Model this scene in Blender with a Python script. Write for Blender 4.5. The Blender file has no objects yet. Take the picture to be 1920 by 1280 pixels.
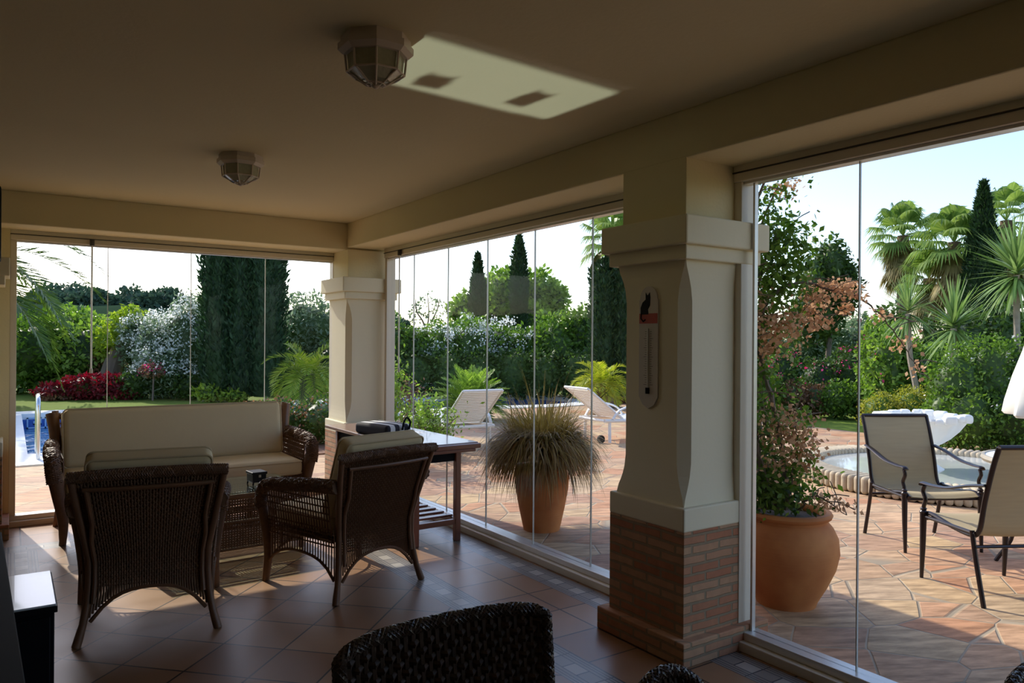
import bpy, math, random
import numpy as np
from mathutils import Vector, Matrix, noise
from mathutils.geometry import tessellate_polygon
PI = math.pi
random.seed(7)
RNG = np.random.default_rng(11)
COL = bpy.context.scene.collection
V3 = Vector

# ------------------------------------------------------------------ camera maths
FPX, TH, EYE = 1403.0, math.atan(942 / 1403), 1.5
def at(px, d, z=0.0):
    """ground point in column px of the photograph at distance d along the view"""
    r = (px - 960) / FPX * d
    s, c = math.sin(TH), math.cos(TH)
    return V3((d * s + r * c, d * c - r * s, z))
def hz(py, d, px=960):
    return EYE - (py - 640 - 0.0075 * (px - 960)) * d / FPX

# ------------------------------------------------------------------ materials
MATS = {}
def nodes(name):
    m = bpy.data.materials.new(name)
    m.use_nodes = True
    nt = m.node_tree
    b = nt.nodes['Principled BSDF']
    return m, nt, b
def N(nt, t, **kw):
    n = nt.nodes.new(t)
    for k, v in kw.items():
        if k in n.inputs.keys() if isinstance(k, str) else False:
            n.inputs[k].default_value = v
        else:
            setattr(n, k, v)
    return n
def L(nt, a, b):
    nt.links.new(a, b)
def rgba(c):
    return (c[0], c[1], c[2], 1.0)
def mat(name, col, rough=0.5, metal=0.0, var=0.08, scale=20.0, bump=0.0, bscale=None, spec=0.5, coat=0.0, stretch=None):
    m, nt, b = nodes(name)
    b.inputs['Roughness'].default_value = rough
    b.inputs['Metallic'].default_value = metal
    b.inputs['Specular IOR Level'].default_value = spec
    b.inputs['Coat Weight'].default_value = coat
    tc = N(nt, 'ShaderNodeTexCoord')
    mp = N(nt, 'ShaderNodeMapping')
    if stretch: mp.inputs['Scale'].default_value = stretch
    L(nt, tc.outputs['Object'], mp.inputs['Vector'])
    ns = N(nt, 'ShaderNodeTexNoise'); ns.inputs['Scale'].default_value = scale; ns.inputs['Detail'].default_value = 4
    L(nt, mp.outputs[0], ns.inputs['Vector'])
    mx = N(nt, 'ShaderNodeMix', data_type='RGBA')
    mx.inputs['A'].default_value = rgba([max(0, x * (1 - var)) for x in col])
    mx.inputs['B'].default_value = rgba([min(1, x * (1 + var)) for x in col])
    L(nt, ns.outputs['Fac'], mx.inputs['Factor'])
    L(nt, mx.outputs['Result'], b.inputs['Base Color'])
    if bump:
        n2 = N(nt, 'ShaderNodeTexNoise'); n2.inputs['Scale'].default_value = bscale or scale * 3; n2.inputs['Detail'].default_value = 3
        L(nt, mp.outputs[0], n2.inputs['Vector'])
        bp = N(nt, 'ShaderNodeBump'); bp.inputs['Strength'].default_value = bump; bp.inputs['Distance'].default_value = 0.01
        L(nt, n2.outputs['Fac'], bp.inputs['Height']); L(nt, bp.outputs[0], b.inputs['Normal'])
    return m
def leafmat(name, c1, c2, trans=0.4, rough=0.45):
    m, nt, b = nodes(name)
    g = N(nt, 'ShaderNodeNewGeometry')
    mx = N(nt, 'ShaderNodeMix', data_type='RGBA')
    mx.inputs['A'].default_value = rgba(c1); mx.inputs['B'].default_value = rgba(c2)
    L(nt, g.outputs['Random Per Island'], mx.inputs['Factor'])
    L(nt, mx.outputs['Result'], b.inputs['Base Color'])
    b.inputs['Roughness'].default_value = rough
    b.inputs['Specular IOR Level'].default_value = 0.35
    tr = N(nt, 'ShaderNodeBsdfTranslucent')
    hs = N(nt, 'ShaderNodeHueSaturation'); hs.inputs['Value'].default_value = 1.3; hs.inputs['Saturation'].default_value = 1.1
    L(nt, mx.outputs['Result'], hs.inputs['Color']); L(nt, hs.outputs[0], tr.inputs['Color'])
    ms = N(nt, 'ShaderNodeMixShader'); ms.inputs[0].default_value = trans
    L(nt, b.outputs[0], ms.inputs[1]); L(nt, tr.outputs[0], ms.inputs[2])
    L(nt, ms.outputs[0], nt.nodes['Material Output'].inputs['Surface'])
    return m
def glassmat(name, tint=(0.93, 0.96, 0.94), boost=1.0, gloss=0.0):
    m, nt, b = nodes(name)
    nt.nodes.remove(b)
    fr = N(nt, 'ShaderNodeFresnel')
    gb = N(nt, 'ShaderNodeNewGeometry'); mr = N(nt, 'ShaderNodeMapRange'); mr.inputs['To Min'].default_value = 1.45; mr.inputs['To Max'].default_value = 1 / 1.45
    L(nt, gb.outputs['Backfacing'], mr.inputs['Value']); L(nt, mr.outputs[0], fr.inputs['IOR'])
    mt = N(nt, 'ShaderNodeMath', operation='MULTIPLY'); mt.inputs[1].default_value = boost
    L(nt, fr.outputs[0], mt.inputs[0])
    t = N(nt, 'ShaderNodeBsdfTransparent'); t.inputs[0].default_value = rgba(tint)
    gl = N(nt, 'ShaderNodeBsdfGlossy'); gl.inputs['Roughness'].default_value = gloss
    gl.inputs['Color'].default_value = (1, 1, 1, 1)
    ms = N(nt, 'ShaderNodeMixShader')
    L(nt, mt.outputs[0], ms.inputs[0]); L(nt, t.outputs[0], ms.inputs[1]); L(nt, gl.outputs[0], ms.inputs[2])
    L(nt, ms.outputs[0], nt.nodes['Material Output'].inputs['Surface'])
    return m

M = {}
M['plaster'] = mat('cream_plaster', (0.72, 0.635, 0.40), 0.85, var=0.05, scale=1.6, bump=0.12, bscale=60, spec=0.2)
M['ceiling'] = mat('ceiling_plaster', (0.67, 0.60, 0.39), 0.9, var=0.05, scale=1.2, bump=0.1, bscale=50, spec=0.15)
M['back_wall'] = mat('tan_back_wall', (0.42, 0.34, 0.22), 0.9, spec=0.1)
M['pillar'] = mat('pillar_paint', (0.76, 0.70, 0.52), 0.7, var=0.03, scale=4, bump=0.06, bscale=40, spec=0.3)
M['alu'] = mat('painted_aluminium', (0.72, 0.66, 0.54), 0.35, var=0.03, spec=0.5)
M['alu_light'] = mat('pale_aluminium', (0.75, 0.73, 0.68), 0.3, metal=0.3, var=0.03)
M['dark_gasket'] = mat('dark_gasket', (0.05, 0.045, 0.04), 0.6)
M['wicker'] = mat('brown_wicker', (0.15, 0.078, 0.042), 0.55, var=0.35, scale=35, spec=0.5)
M['wicker_frame'] = mat('brown_cane_pole', (0.17, 0.082, 0.042), 0.42, var=0.25, scale=18, spec=0.55)
M['dark_wicker'] = mat('dark_resin_wicker', (0.085, 0.06, 0.047), 0.34, var=0.4, scale=40, spec=0.5)
M['cushion'] = mat('cream_cushion', (0.66, 0.56, 0.36), 0.9, var=0.04, scale=6, bump=0.25, bscale=9, spec=0.15)
M['piping'] = mat('cushion_piping', (0.58, 0.48, 0.31), 0.9, var=0.05)
M['teak'] = mat('red_teak', (0.20, 0.075, 0.045), 0.32, var=0.35, scale=6, stretch=(1, 6, 1), spec=0.5, coat=0.15)
M['teak_top'] = mat('teak_top_grey_reflection', (0.27, 0.17, 0.13), 0.3, var=0.25, scale=5, stretch=(12, 1, 1), spec=0.6, coat=0.3)  # greyer than the frame: the top's reflection is put into its colour
M['black'] = mat('black_lacquer', (0.006, 0.006, 0.009), 0.4, var=0.1, spec=0.2)
M['black_matt'] = mat('matt_black', (0.010, 0.010, 0.012), 0.7, spec=0.12)
M['sky_sheen_top'] = mat('painted_sky_gloss_top', (0.70, 0.76, 0.82), 0.15, var=0.02, coat=0.4)  # pale blue-grey puts the sky's reflection into the colour of the top
M['iron'] = mat('bronze_black_metal', (0.022, 0.014, 0.016), 0.3, metal=0.4, var=0.2, spec=0.6)
M['sling'] = mat('beige_sling_fabric', (0.43, 0.34, 0.20), 0.8, var=0.12, scale=5, bump=0.3, bscale=300, stretch=(1, 1, 12))
M['white_plastic'] = mat('white_plastic', (0.80, 0.80, 0.78), 0.4, var=0.03)
M['white_stone'] = mat('white_stone', (0.82, 0.82, 0.79), 0.6, var=0.05, scale=10, bump=0.2, bscale=20)
M['canvas'] = mat('white_canvas', (0.84, 0.83, 0.76), 0.85, var=0.04, bump=0.1, bscale=12)
M['chrome'] = mat('steel_rail', (0.70, 0.72, 0.74), 0.18, metal=0.9, var=0.02)
M['soil'] = mat('dark_soil', (0.06, 0.04, 0.025), 0.95, var=0.4, bump=0.6, bscale=60)
M['bark'] = mat('grey_bark', (0.17, 0.13, 0.10), 0.9, var=0.4, scale=12, bump=0.7, bscale=40, stretch=(1, 1, 0.3))
M['palebark'] = mat('pale_bark', (0.36, 0.30, 0.24), 0.9, var=0.3, scale=14, bump=0.5, bscale=40)
M['palmbark'] = mat('palm_trunk_fibre', (0.15, 0.10, 0.06), 0.95, var=0.45, scale=14, bump=0.9, bscale=30, stretch=(1, 1, 2.5))
M['lamp_white'] = mat('lantern_paint', (0.62, 0.54, 0.46), 0.5, var=0.08, scale=14)
M['redsign'] = mat('red_sign_paint', (0.30, 0.03, 0.03), 0.5)
M['blue'] = mat('blue_plastic', (0.02, 0.16, 0.35), 0.4)
M['thermo_white'] = mat('enamel_white', (0.60, 0.56, 0.52), 0.25, var=0.04)
M['thermo_red'] = mat('enamel_red', (0.42, 0.05, 0.03), 0.3)

def terracotta():
    m, nt, b = nodes('terracotta')
    tc = N(nt, 'ShaderNodeTexCoord')
    ns = N(nt, 'ShaderNodeTexNoise'); ns.inputs['Scale'].default_value = 5; ns.inputs['Detail'].default_value = 6
    L(nt, tc.outputs['Object'], ns.inputs['Vector'])
    cr = N(nt, 'ShaderNodeValToRGB')
    cr.color_ramp.elements[0].position = 0.3; cr.color_ramp.elements[0].color = (0.44, 0.15, 0.05, 1)
    cr.color_ramp.elements[1].position = 0.75; cr.color_ramp.elements[1].color = (0.64, 0.27, 0.09, 1)
    L(nt, ns.outputs['Fac'], cr.inputs[0]); L(nt, cr.outputs[0], b.inputs['Base Color'])
    b.inputs['Roughness'].default_value = 0.75; b.inputs['Specular IOR Level'].default_value = 0.3
    mp = N(nt, 'ShaderNodeMapping'); mp.inputs['Scale'].default_value = (1, 1, 30)
    L(nt, tc.outputs['Object'], mp.inputs[0])
    n2 = N(nt, 'ShaderNodeTexNoise'); n2.inputs['Scale'].default_value = 3
    L(nt, mp.outputs[0], n2.inputs['Vector'])
    bp = N(nt, 'ShaderNodeBump'); bp.inputs['Strength'].default_value = 0.25; bp.inputs['Distance'].default_value = 0.004
    L(nt, n2.outputs['Fac'], bp.inputs['Height']); L(nt, bp.outputs[0], b.inputs['Normal'])
    return m
M['terracotta'] = terracotta()

def brickmat():
    m, nt, b = nodes('handmade_brick')
    g = N(nt, 'ShaderNodeNewGeometry')
    sp = N(nt, 'ShaderNodeSeparateXYZ'); L(nt, g.outputs['Position'], sp.inputs[0])
    ad = N(nt, 'ShaderNodeMath', operation='ADD'); L(nt, sp.outputs[0], ad.inputs[0]); L(nt, sp.outputs[1], ad.inputs[1])
    cb = N(nt, 'ShaderNodeCombineXYZ'); L(nt, ad.outputs[0], cb.inputs[0]); L(nt, sp.outputs[2], cb.inputs[1])
    ds = N(nt, 'ShaderNodeTexNoise'); ds.inputs['Scale'].default_value = 9; L(nt, g.outputs['Position'], ds.inputs['Vector'])
    va = N(nt, 'ShaderNodeVectorMath', operation='MULTIPLY_ADD')
    va.inputs[1].default_value = (0.012, 0.012, 0); L(nt, ds.outputs['Color'], va.inputs[0]); L(nt, cb.outputs[0], va.inputs[2])
    br = N(nt, 'ShaderNodeTexBrick')
    br.inputs['Scale'].default_value = 1.0
    br.inputs['Brick Width'].default_value = 0.19; br.inputs['Row Height'].default_value = 0.046
    br.inputs['Mortar Size'].default_value = 0.0075; br.inputs['Mortar Smooth'].default_value = 0.25
    br.inputs['Bias'].default_value = 0.0
    br.inputs['Color1'].default_value = (0.42, 0.17, 0.09, 1); br.inputs['Color2'].default_value = (0.50, 0.32, 0.19, 1)
    br.inputs['Mortar'].default_value = (0.29, 0.22, 0.14, 1)
    L(nt, va.outputs[0], br.inputs['Vector'])
    ns = N(nt, 'ShaderNodeTexNoise'); ns.inputs['Scale'].default_value = 22; L(nt, g.outputs['Position'], ns.inputs['Vector'])
    mx = N(nt, 'ShaderNodeMix', data_type='RGBA', blend_type='MULTIPLY'); mx.inputs['Factor'].default_value = 0.5
    cr = N(nt, 'ShaderNodeValToRGB'); cr.color_ramp.elements[0].color = (0.6, 0.55, 0.5, 1); cr.color_ramp.elements[1].color = (1.3, 1.25, 1.2, 1)
    L(nt, ns.outputs['Fac'], cr.inputs[0])
    L(nt, br.outputs['Color'], mx.inputs['A']); L(nt, cr.outputs[0], mx.inputs['B']); L(nt, mx.outputs['Result'], b.inputs['Base Color'])
    b.inputs['Roughness'].default_value = 0.9
    iv = N(nt, 'ShaderNodeMath', operation='SUBTRACT'); iv.inputs[0].default_value = 1.0; L(nt, br.outputs['Fac'], iv.inputs[1])
    bp = N(nt, 'ShaderNodeBump'); bp.inputs['Strength'].default_value = 0.8; bp.inputs['Distance'].default_value = 0.008
    L(nt, iv.outputs[0], bp.inputs['Height']); L(nt, bp.outputs[0], b.inputs['Normal'])
    return m
M['brick'] = brickmat()

def tilefloor():
    """glazed terracotta tiles laid on the diagonal inside a mosaic border, square between the borders"""
    m, nt, b = nodes('indoor_tiles')
    g = N(nt, 'ShaderNodeNewGeometry')
    sp = N(nt, 'ShaderNodeSeparateXYZ'); L(nt, g.outputs['Position'], sp.inputs[0])
    X, Y = sp.outputs[0], sp.outputs[1]
    def math_(op, a, c=None, d=None):
        n = N(nt, 'ShaderNodeMath', operation=op)
        for i, v in enumerate((a, c, d)):
            if v is None: continue
            if isinstance(v, (int, float)): n.inputs[i].default_value = v
            else: L(nt, v, n.inputs[i])
        return n.outputs[0]
    def band(v, lo, hi):
        return math_('MULTIPLY', math_('GREATER_THAN', v, lo), math_('LESS_THAN', v, hi))
    def grout(u, v, size, w):
        # distance to tile edge and cell id
        fu = math_('FRACT', math_('DIVIDE', u, size)); fv = math_('FRACT', math_('DIVIDE', v, size))
        eu = math_('MINIMUM', fu, math_('SUBTRACT', 1.0, fu)); ev = math_('MINIMUM', fv, math_('SUBTRACT', 1.0, fv))
        e = math_('MULTIPLY', math_('MINIMUM', eu, ev), size)
        line = math_('LESS_THAN', e, w)
        cid = math_('ADD', math_('MULTIPLY', math_('FLOOR', math_('DIVIDE', u, size)), 12.9), math_('MULTIPLY', math_('FLOOR', math_('DIVIDE', v, size)), 78.2))
        return line, cid
    r2 = 0.70711
    U = math_('MULTIPLY', math_('ADD', X, Y), r2); W = math_('MULTIPLY', math_('SUBTRACT', Y, X), r2)
    u0, w0 = (0.887 + 3.85) * r2, (3.85 - 0.887) * r2
    l1, c1 = grout(math_('SUBTRACT', U, u0 - 3.18 * 4), math_('SUBTRACT', W, w0 - 3.18 * 4), 0.318, 0.0048)
    l2, c2 = grout(math_('SUBTRACT', X, 2.26 - 3.12 * 2), math_('SUBTRACT', Y, 3.64 - 3.12 * 4), 0.312, 0.0048)
    inner = math_('MULTIPLY', band(X, 0.075, 2.165), math_('LESS_THAN', Y, 6.355))
    mixf = lambda f, a, c: math_('ADD', math_('MULTIPLY', f, a), math_('MULTIPLY', math_('SUBTRACT', 1.0, f), c))
    line = mixf(inner, l1, l2); cid = mixf(inner, c1, c2)
    wn = N(nt, 'ShaderNodeTexWhiteNoise', noise_dimensions='1D'); L(nt, cid, wn.inputs['W'])
    cr = N(nt, 'ShaderNodeValToRGB')
    e = cr.color_ramp.elements
    e[0].color = (0.33, 0.17, 0.09, 1); e[1].color = (0.46, 0.275, 0.16, 1)
    e2 = e.new(0.5); e2.color = (0.39, 0.215, 0.115, 1)
    L(nt, wn.outputs['Value'], cr.inputs[0])
    ns = N(nt, 'ShaderNodeTexNoise'); ns.inputs['Scale'].default_value = 4; ns.inputs['Detail'].default_value = 5
    L(nt, g.outputs['Position'], ns.inputs['Vector'])
    m0 = N(nt, 'ShaderNodeMix', data_type='RGBA', blend_type='MULTIPLY'); m0.inputs['Factor'].default_value = 0.35
    L(nt, cr.outputs[0], m0.inputs['A']); L(nt, ns.outputs['Fac'], m0.inputs['B'])
    m1 = N(nt, 'ShaderNodeMix', data_type='RGBA'); m1.inputs['B'].default_value = (0.035, 0.024, 0.02, 1)
    L(nt, line, m1.inputs['Factor']); L(nt, m0.outputs['Result'], m1.inputs['A'])
    # mosaic strips
    def strip(across, along, lo, hi, along_mask=None):
        mk = band(across, lo, hi)
        if along_mask is not None: mk = math_('MULTIPLY', mk, along_mask)
        t = math_('DIVIDE', math_('SUBTRACT', across, lo), hi - lo)
        tri = math_('ABSOLUTE', math_('SUBTRACT', t, 0.5))
        ln = None
        for p in (0.49, 0.40, 0.31, 0.2):
            q = math_('LESS_THAN', math_('ABSOLUTE', math_('SUBTRACT', tri, p)), 0.014)
            ln = q if ln is None else math_('MAXIMUM', ln, q)
        fa = math_('FRACT', math_('DIVIDE', along, 0.105))
        cross = math_('MULTIPLY', math_('LESS_THAN', fa, 0.07), math_('LESS_THAN', tri, 0.2))
        fb = math_('FRACT', math_('DIVIDE', along, 0.315))
        cross2 = math_('LESS_THAN', fb, 0.018)
        ln = math_('MAXIMUM', ln, math_('MAXIMUM', cross, cross2))
        sq = math_('MULTIPLY', math_('LESS_THAN', tri, 0.19), math_('GREATER_THAN', math_('FRACT', math_('DIVIDE', along, 0.21)), 0.5))
        return mk, ln, sq
    ylim = math_('LESS_THAN', Y, 6.45)
    s1 = strip(X, Y, 2.07, 2.26, ylim); s2 = strip(X, Y, 2.755, 2.945); s3 = strip(X, Y, -0.02, 0.17, ylim)
    s4 = strip(Y, X, 6.26, 6.45, band(X, 0.0, 2.24))
    out = m1.outputs['Result']
    anyk = None
    for mk, ln, sq in (s1, s2, s3, s4):
        a = N(nt, 'ShaderNodeMix', data_type='RGBA'); a.inputs['A'].default_value = (0.27, 0.24, 0.21, 1); a.inputs['B'].default_value = (0.42, 0.38, 0.33, 1)
        L(nt, sq, a.inputs['Factor'])
        c = N(nt, 'ShaderNodeMix', data_type='RGBA'); c.inputs['B'].default_value = (0.035, 0.04, 0.055, 1)
        L(nt, ln, c.inputs['Factor']); L(nt, a.outputs['Result'], c.inputs['A'])
        d = N(nt, 'ShaderNodeMix', data_type='RGBA'); L(nt, mk, d.inputs['Factor']); L(nt, out, d.inputs['A']); L(nt, c.outputs['Result'], d.inputs['B'])
        out = d.outputs['Result']
    L(nt, out, b.inputs['Base Color'])
    rg = N(nt, 'ShaderNodeMapRange'); rg.inputs['To Min'].default_value = 0.24; rg.inputs['To Max'].default_value = 0.42
    L(nt, ns.outputs['Fac'], rg.inputs['Value']); L(nt, rg.outputs[0], b.inputs['Roughness'])
    b.inputs['Specular IOR Level'].default_value = 0.45
    iv = math_('SUBTRACT', 1.0, line)
    bp = N(nt, 'ShaderNodeBump'); bp.inputs['Strength'].default_value = 0.5; bp.inputs['Distance'].default_value = 0.003
    L(nt, iv, bp.inputs['Height']); L(nt, bp.outputs[0], b.inputs['Normal'])
    return m
M['tiles'] = tilefloor()

def paving():
    m, nt, b = nodes('clay_flagstones')
    g = N(nt, 'ShaderNodeNewGeometry')
    mp = N(nt, 'ShaderNodeMapping'); mp.inputs['Rotation'].default_value = (0, 0, 0.62); mp.inputs['Scale'].default_value = (2.25, 3.1, 0)
    L(nt, g.outputs['Position'], mp.inputs[0])
    dn = N(nt, 'ShaderNodeTexNoise'); dn.inputs['Scale'].default_value = 1.3; L(nt, g.outputs['Position'], dn.inputs['Vector'])
    va = N(nt, 'ShaderNodeVectorMath', operation='MULTIPLY_ADD'); va.inputs[1].default_value = (0.10, 0.10, 0)
    L(nt, dn.outputs['Color'], va.inputs[0]); L(nt, mp.outputs[0], va.inputs[2])
    ve = N(nt, 'ShaderNodeTexVoronoi', feature='DISTANCE_TO_EDGE'); ve.inputs['Scale'].default_value = 1.0; ve.inputs['Randomness'].default_value = 0.58
    vc = N(nt, 'ShaderNodeTexVoronoi', feature='F1'); vc.inputs['Scale'].default_value = 1.0; vc.inputs['Randomness'].default_value = 0.58
    L(nt, va.outputs[0], ve.inputs['Vector']); L(nt, va.outputs[0], vc.inputs['Vector'])
    sx = N(nt, 'ShaderNodeSeparateXYZ'); L(nt, vc.outputs['Color'], sx.inputs[0])
    cr = N(nt, 'ShaderNodeValToRGB'); cr.color_ramp.interpolation = 'LINEAR'
    e = cr.color_ramp.elements
    e[0].position = 0.0; e[0].color = (0.52, 0.27, 0.15, 1)
    e[1].position = 1.0; e[1].color = (0.54, 0.40, 0.27, 1)
    for p, c in ((0.2, (0.60, 0.36, 0.22)), (0.4, (0.58, 0.41, 0.26)), (0.6, (0.46, 0.28, 0.19)), (0.8, (0.62, 0.45, 0.26))):
        q = e.new(p); q.color = rgba(c)
    L(nt, sx.outputs[0], cr.inputs[0])
    # streaky stains
    st = N(nt, 'ShaderNodeTexNoise'); st.inputs['Scale'].default_value = 2.8; st.inputs['Detail'].default_value = 8; st.inputs['Roughness'].default_value = 0.65
    m2 = N(nt, 'ShaderNodeMapping'); m2.inputs['Scale'].default_value = (0.55, 2.2, 1); L(nt, mp.outputs[0], m2.inputs[0]); L(nt, m2.outputs[0], st.inputs['Vector'])
    c2 = N(nt, 'ShaderNodeValToRGB'); c2.color_ramp.elements[0].position = 0.36; c2.color_ramp.elements[0].color = (0.42, 0.37, 0.33, 1)
    c2.color_ramp.elements[1].position = 0.62; c2.color_ramp.elements[1].color = (1.1, 1.05, 1.0, 1)
    L(nt, st.outputs['Fac'], c2.inputs[0])
    mx = N(nt, 'ShaderNodeMix', data_type='RGBA', blend_type='MULTIPLY'); mx.inputs['Factor'].default_value = 0.8
    L(nt, cr.outputs[0], mx.inputs['A']); L(nt, c2.outputs[0], mx.inputs['B'])
    ln = N(nt, 'ShaderNodeMapRange'); ln.inputs['From Min'].default_value = 0.007; ln.inputs['From Max'].default_value = 0.02
    L(nt, ve.outputs['Distance'], ln.inputs['Value'])
    jn = N(nt, 'ShaderNodeMix', data_type='RGBA'); jn.inputs['A'].default_value = (0.17, 0.13, 0.09, 1); jn.inputs['B'].default_value = (0.55, 0.45, 0.33, 1)
    L(nt, dn.outputs['Fac'], jn.inputs['Factor'])
    jm = N(nt, 'ShaderNodeMix', data_type='RGBA'); L(nt, ln.outputs[0], jm.inputs['Factor']); L(nt, jn.outputs['Result'], jm.inputs['A']); L(nt, mx.outputs['Result'], jm.inputs['B'])
    L(nt, jm.outputs['Result'], b.inputs['Base Color'])
    b.inputs['Roughness'].default_value = 0.7; b.inputs['Specular IOR Level'].default_value = 0.3
    ad = N(nt, 'ShaderNodeMath', operation='MULTIPLY_ADD'); ad.inputs[1].default_value = 0.4; L(nt, st.outputs['Fac'], ad.inputs[0]); L(nt, ln.outputs[0], ad.inputs[2])
    bp = N(nt, 'ShaderNodeBump'); bp.inputs['Strength'].default_value = 0.6; bp.inputs['Distance'].default_value = 0.01
    L(nt, ad.outputs[0], bp.inputs['Height']); L(nt, bp.outputs[0], b.inputs['Normal'])
    return m
M['paving'] = paving()
M['grass'] = mat('mown_lawn', (0.15, 0.21, 0.035), 0.9, var=0.25, scale=1.2, bump=0.9, bscale=70, spec=0.1)
M['earth'] = mat('planting_earth', (0.20, 0.10, 0.06), 0.95, var=0.3, scale=5, bump=0.5)

def watermat():
    m, nt, b = nodes('pool_water')
    b.inputs['Base Color'].default_value = (0.10, 0.36, 0.62, 1)
    b.inputs['Roughness'].default_value = 0.03; b.inputs['IOR'].default_value = 1.33
    tc = N(nt, 'ShaderNodeNewGeometry')
    wv = N(nt, 'ShaderNodeTexNoise'); wv.inputs['Scale'].default_value = 2.6; wv.inputs['Detail'].default_value = 3; wv.inputs['Distortion'].default_value = 0.6
    L(nt, tc.outputs['Position'], wv.inputs['Vector'])
    bp = N(nt, 'ShaderNodeBump'); bp.inputs['Strength'].default_value = 0.7; bp.inputs['Distance'].default_value = 0.09
    L(nt, wv.outputs['Fac'], bp.inputs['Height']); L(nt, bp.outputs[0], b.inputs['Normal'])
    cr = N(nt, 'ShaderNodeValToRGB'); cr.color_ramp.elements[0].position = 0.4; cr.color_ramp.elements[0].color = (0.02, 0.17, 0.42, 1)
    cr.color_ramp.elements[1].position = 0.62; cr.color_ramp.elements[1].color = (0.18, 0.48, 0.72, 1)
    L(nt, wv.outputs['Fac'], cr.inputs[0]); L(nt, cr.outputs[0], b.inputs['Base Color'])
    return m
M['water'] = watermat()
M['pool_tile'] = mat('blue_pool_tile', (0.03, 0.12, 0.42), 0.2, var=0.3, scale=25)
M['pool_light'] = mat('pale_blue_mosaic', (0.35, 0.55, 0.75), 0.3)
M['basin_water'] = mat('still_basin_water', (0.60, 0.62, 0.60), 0.15, var=0.1, scale=3, coat=0.5)
M['glass'] = glassmat('window_glass', (0.955, 0.965, 0.955), 0.09)
M['edge'] = mat('polished_glass_edge', (0.66, 0.68, 0.66), 0.2, var=0.05, spec=0.8)
M['table_glass'] = glassmat('table_glass', (0.80, 0.90, 0.84), 1.6)
M['lamp_glass'] = mat('frosted_lamp_glass', (0.42, 0.42, 0.30), 0.25, var=0.15, scale=30, bump=0.3, bscale=60, coat=0.3)
M['brass'] = mat('light_metal', (0.45, 0.42, 0.36), 0.35, metal=0.5)

def stripemat(name, a, c, scale, axis=0):
    m, nt, b = nodes(name)
    tc = N(nt, 'ShaderNodeTexCoord'); sp = N(nt, 'ShaderNodeSeparateXYZ'); L(nt, tc.outputs['Object'], sp.inputs[0])
    mu = N(nt, 'ShaderNodeMath', operation='MULTIPLY'); mu.inputs[1].default_value = scale; L(nt, sp.outputs[axis], mu.inputs[0])
    fr = N(nt, 'ShaderNodeMath', operation='FRACT'); L(nt, mu.outputs[0], fr.inputs[0])
    gt = N(nt, 'ShaderNodeMath', operation='GREATER_THAN'); gt.inputs[1].default_value = 0.5; L(nt, fr.outputs[0], gt.inputs[0])
    mx = N(nt, 'ShaderNodeMix', data_type='RGBA'); mx.inputs['A'].default_value = rgba(a); mx.inputs['B'].default_value = rgba(c)
    L(nt, gt.outputs[0], mx.inputs['Factor']); L(nt, mx.outputs['Result'], b.inputs['Base Color']); b.inputs['Roughness'].default_value = 0.8
    return m
M['stripes'] = stripemat('black_white_stripes', (0.80, 0.80, 0.80), (0.02, 0.02, 0.03), 11, 0)

# foliage colours
LM = {
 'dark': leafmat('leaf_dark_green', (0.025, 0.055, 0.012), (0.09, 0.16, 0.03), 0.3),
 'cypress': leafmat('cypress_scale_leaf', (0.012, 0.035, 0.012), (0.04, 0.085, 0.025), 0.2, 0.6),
 'mid': leafmat('leaf_mid_green', (0.06, 0.13, 0.02), (0.18, 0.30, 0.05), 0.45),
 'bright': leafmat('leaf_bright_green', (0.10, 0.20, 0.03), (0.29, 0.42, 0.08), 0.45),
 'lime': leafmat('leaf_lime', (0.16, 0.27, 0.03), (0.38, 0.48, 0.07), 0.45),
 'grey': leafmat('leaf_grey_green', (0.10, 0.16, 0.08), (0.26, 0.34, 0.20), 0.35),
 'olive': leafmat('leaf_yellow_olive', (0.24, 0.26, 0.03), (0.42, 0.42, 0.07), 0.4),
 'red': leafmat('leaf_crimson', (0.10, 0.012, 0.016), (0.34, 0.03, 0.045), 0.3),
 'rust': leafmat('leaf_rust', (0.16, 0.07, 0.04), (0.32, 0.18, 0.09), 0.3),
 'hill': leafmat('pine_crown_far', (0.035, 0.075, 0.05), (0.09, 0.15, 0.085), 0.15, 0.9),
 'straw': leafmat('straw_blade', (0.28, 0.20, 0.06), (0.55, 0.42, 0.14), 0.35),
 'brownblade': leafmat('dry_brown_blade', (0.16, 0.10, 0.04), (0.48, 0.36, 0.17), 0.35),
 'white': leafmat('white_blossom', (0.75, 0.76, 0.72), (0.95, 0.95, 0.92), 0.4, 0.7),
 'pink': leafmat('pink_blossom', (0.60, 0.04, 0.16), (0.85, 0.14, 0.32), 0.4, 0.7),
 'peach': leafmat('faded_peach_bract', (0.42, 0.22, 0.12), (0.72, 0.48, 0.30), 0.4, 0.8),
 'palm': leafmat('palm_leaflet', (0.07, 0.14, 0.02), (0.24, 0.34, 0.06), 0.4),
 'palmd': leafmat('palm_leaflet_dark', (0.04, 0.09, 0.015), (0.14, 0.22, 0.04), 0.25),
 'palmy': leafmat('palm_leaflet_yellow', (0.22, 0.32, 0.03), (0.50, 0.50, 0.08), 0.5),
 'fan': leafmat('fan_palm_blade', (0.10, 0.19, 0.04), (0.28, 0.38, 0.10), 0.4),
 'dryfan': leafmat('dry_palm_blade', (0.20, 0.17, 0.07), (0.42, 0.34, 0.16), 0.35),
 'yucca': leafmat('yucca_blade', (0.12, 0.22, 0.06), (0.36, 0.48, 0.18), 0.35),
}

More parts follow.
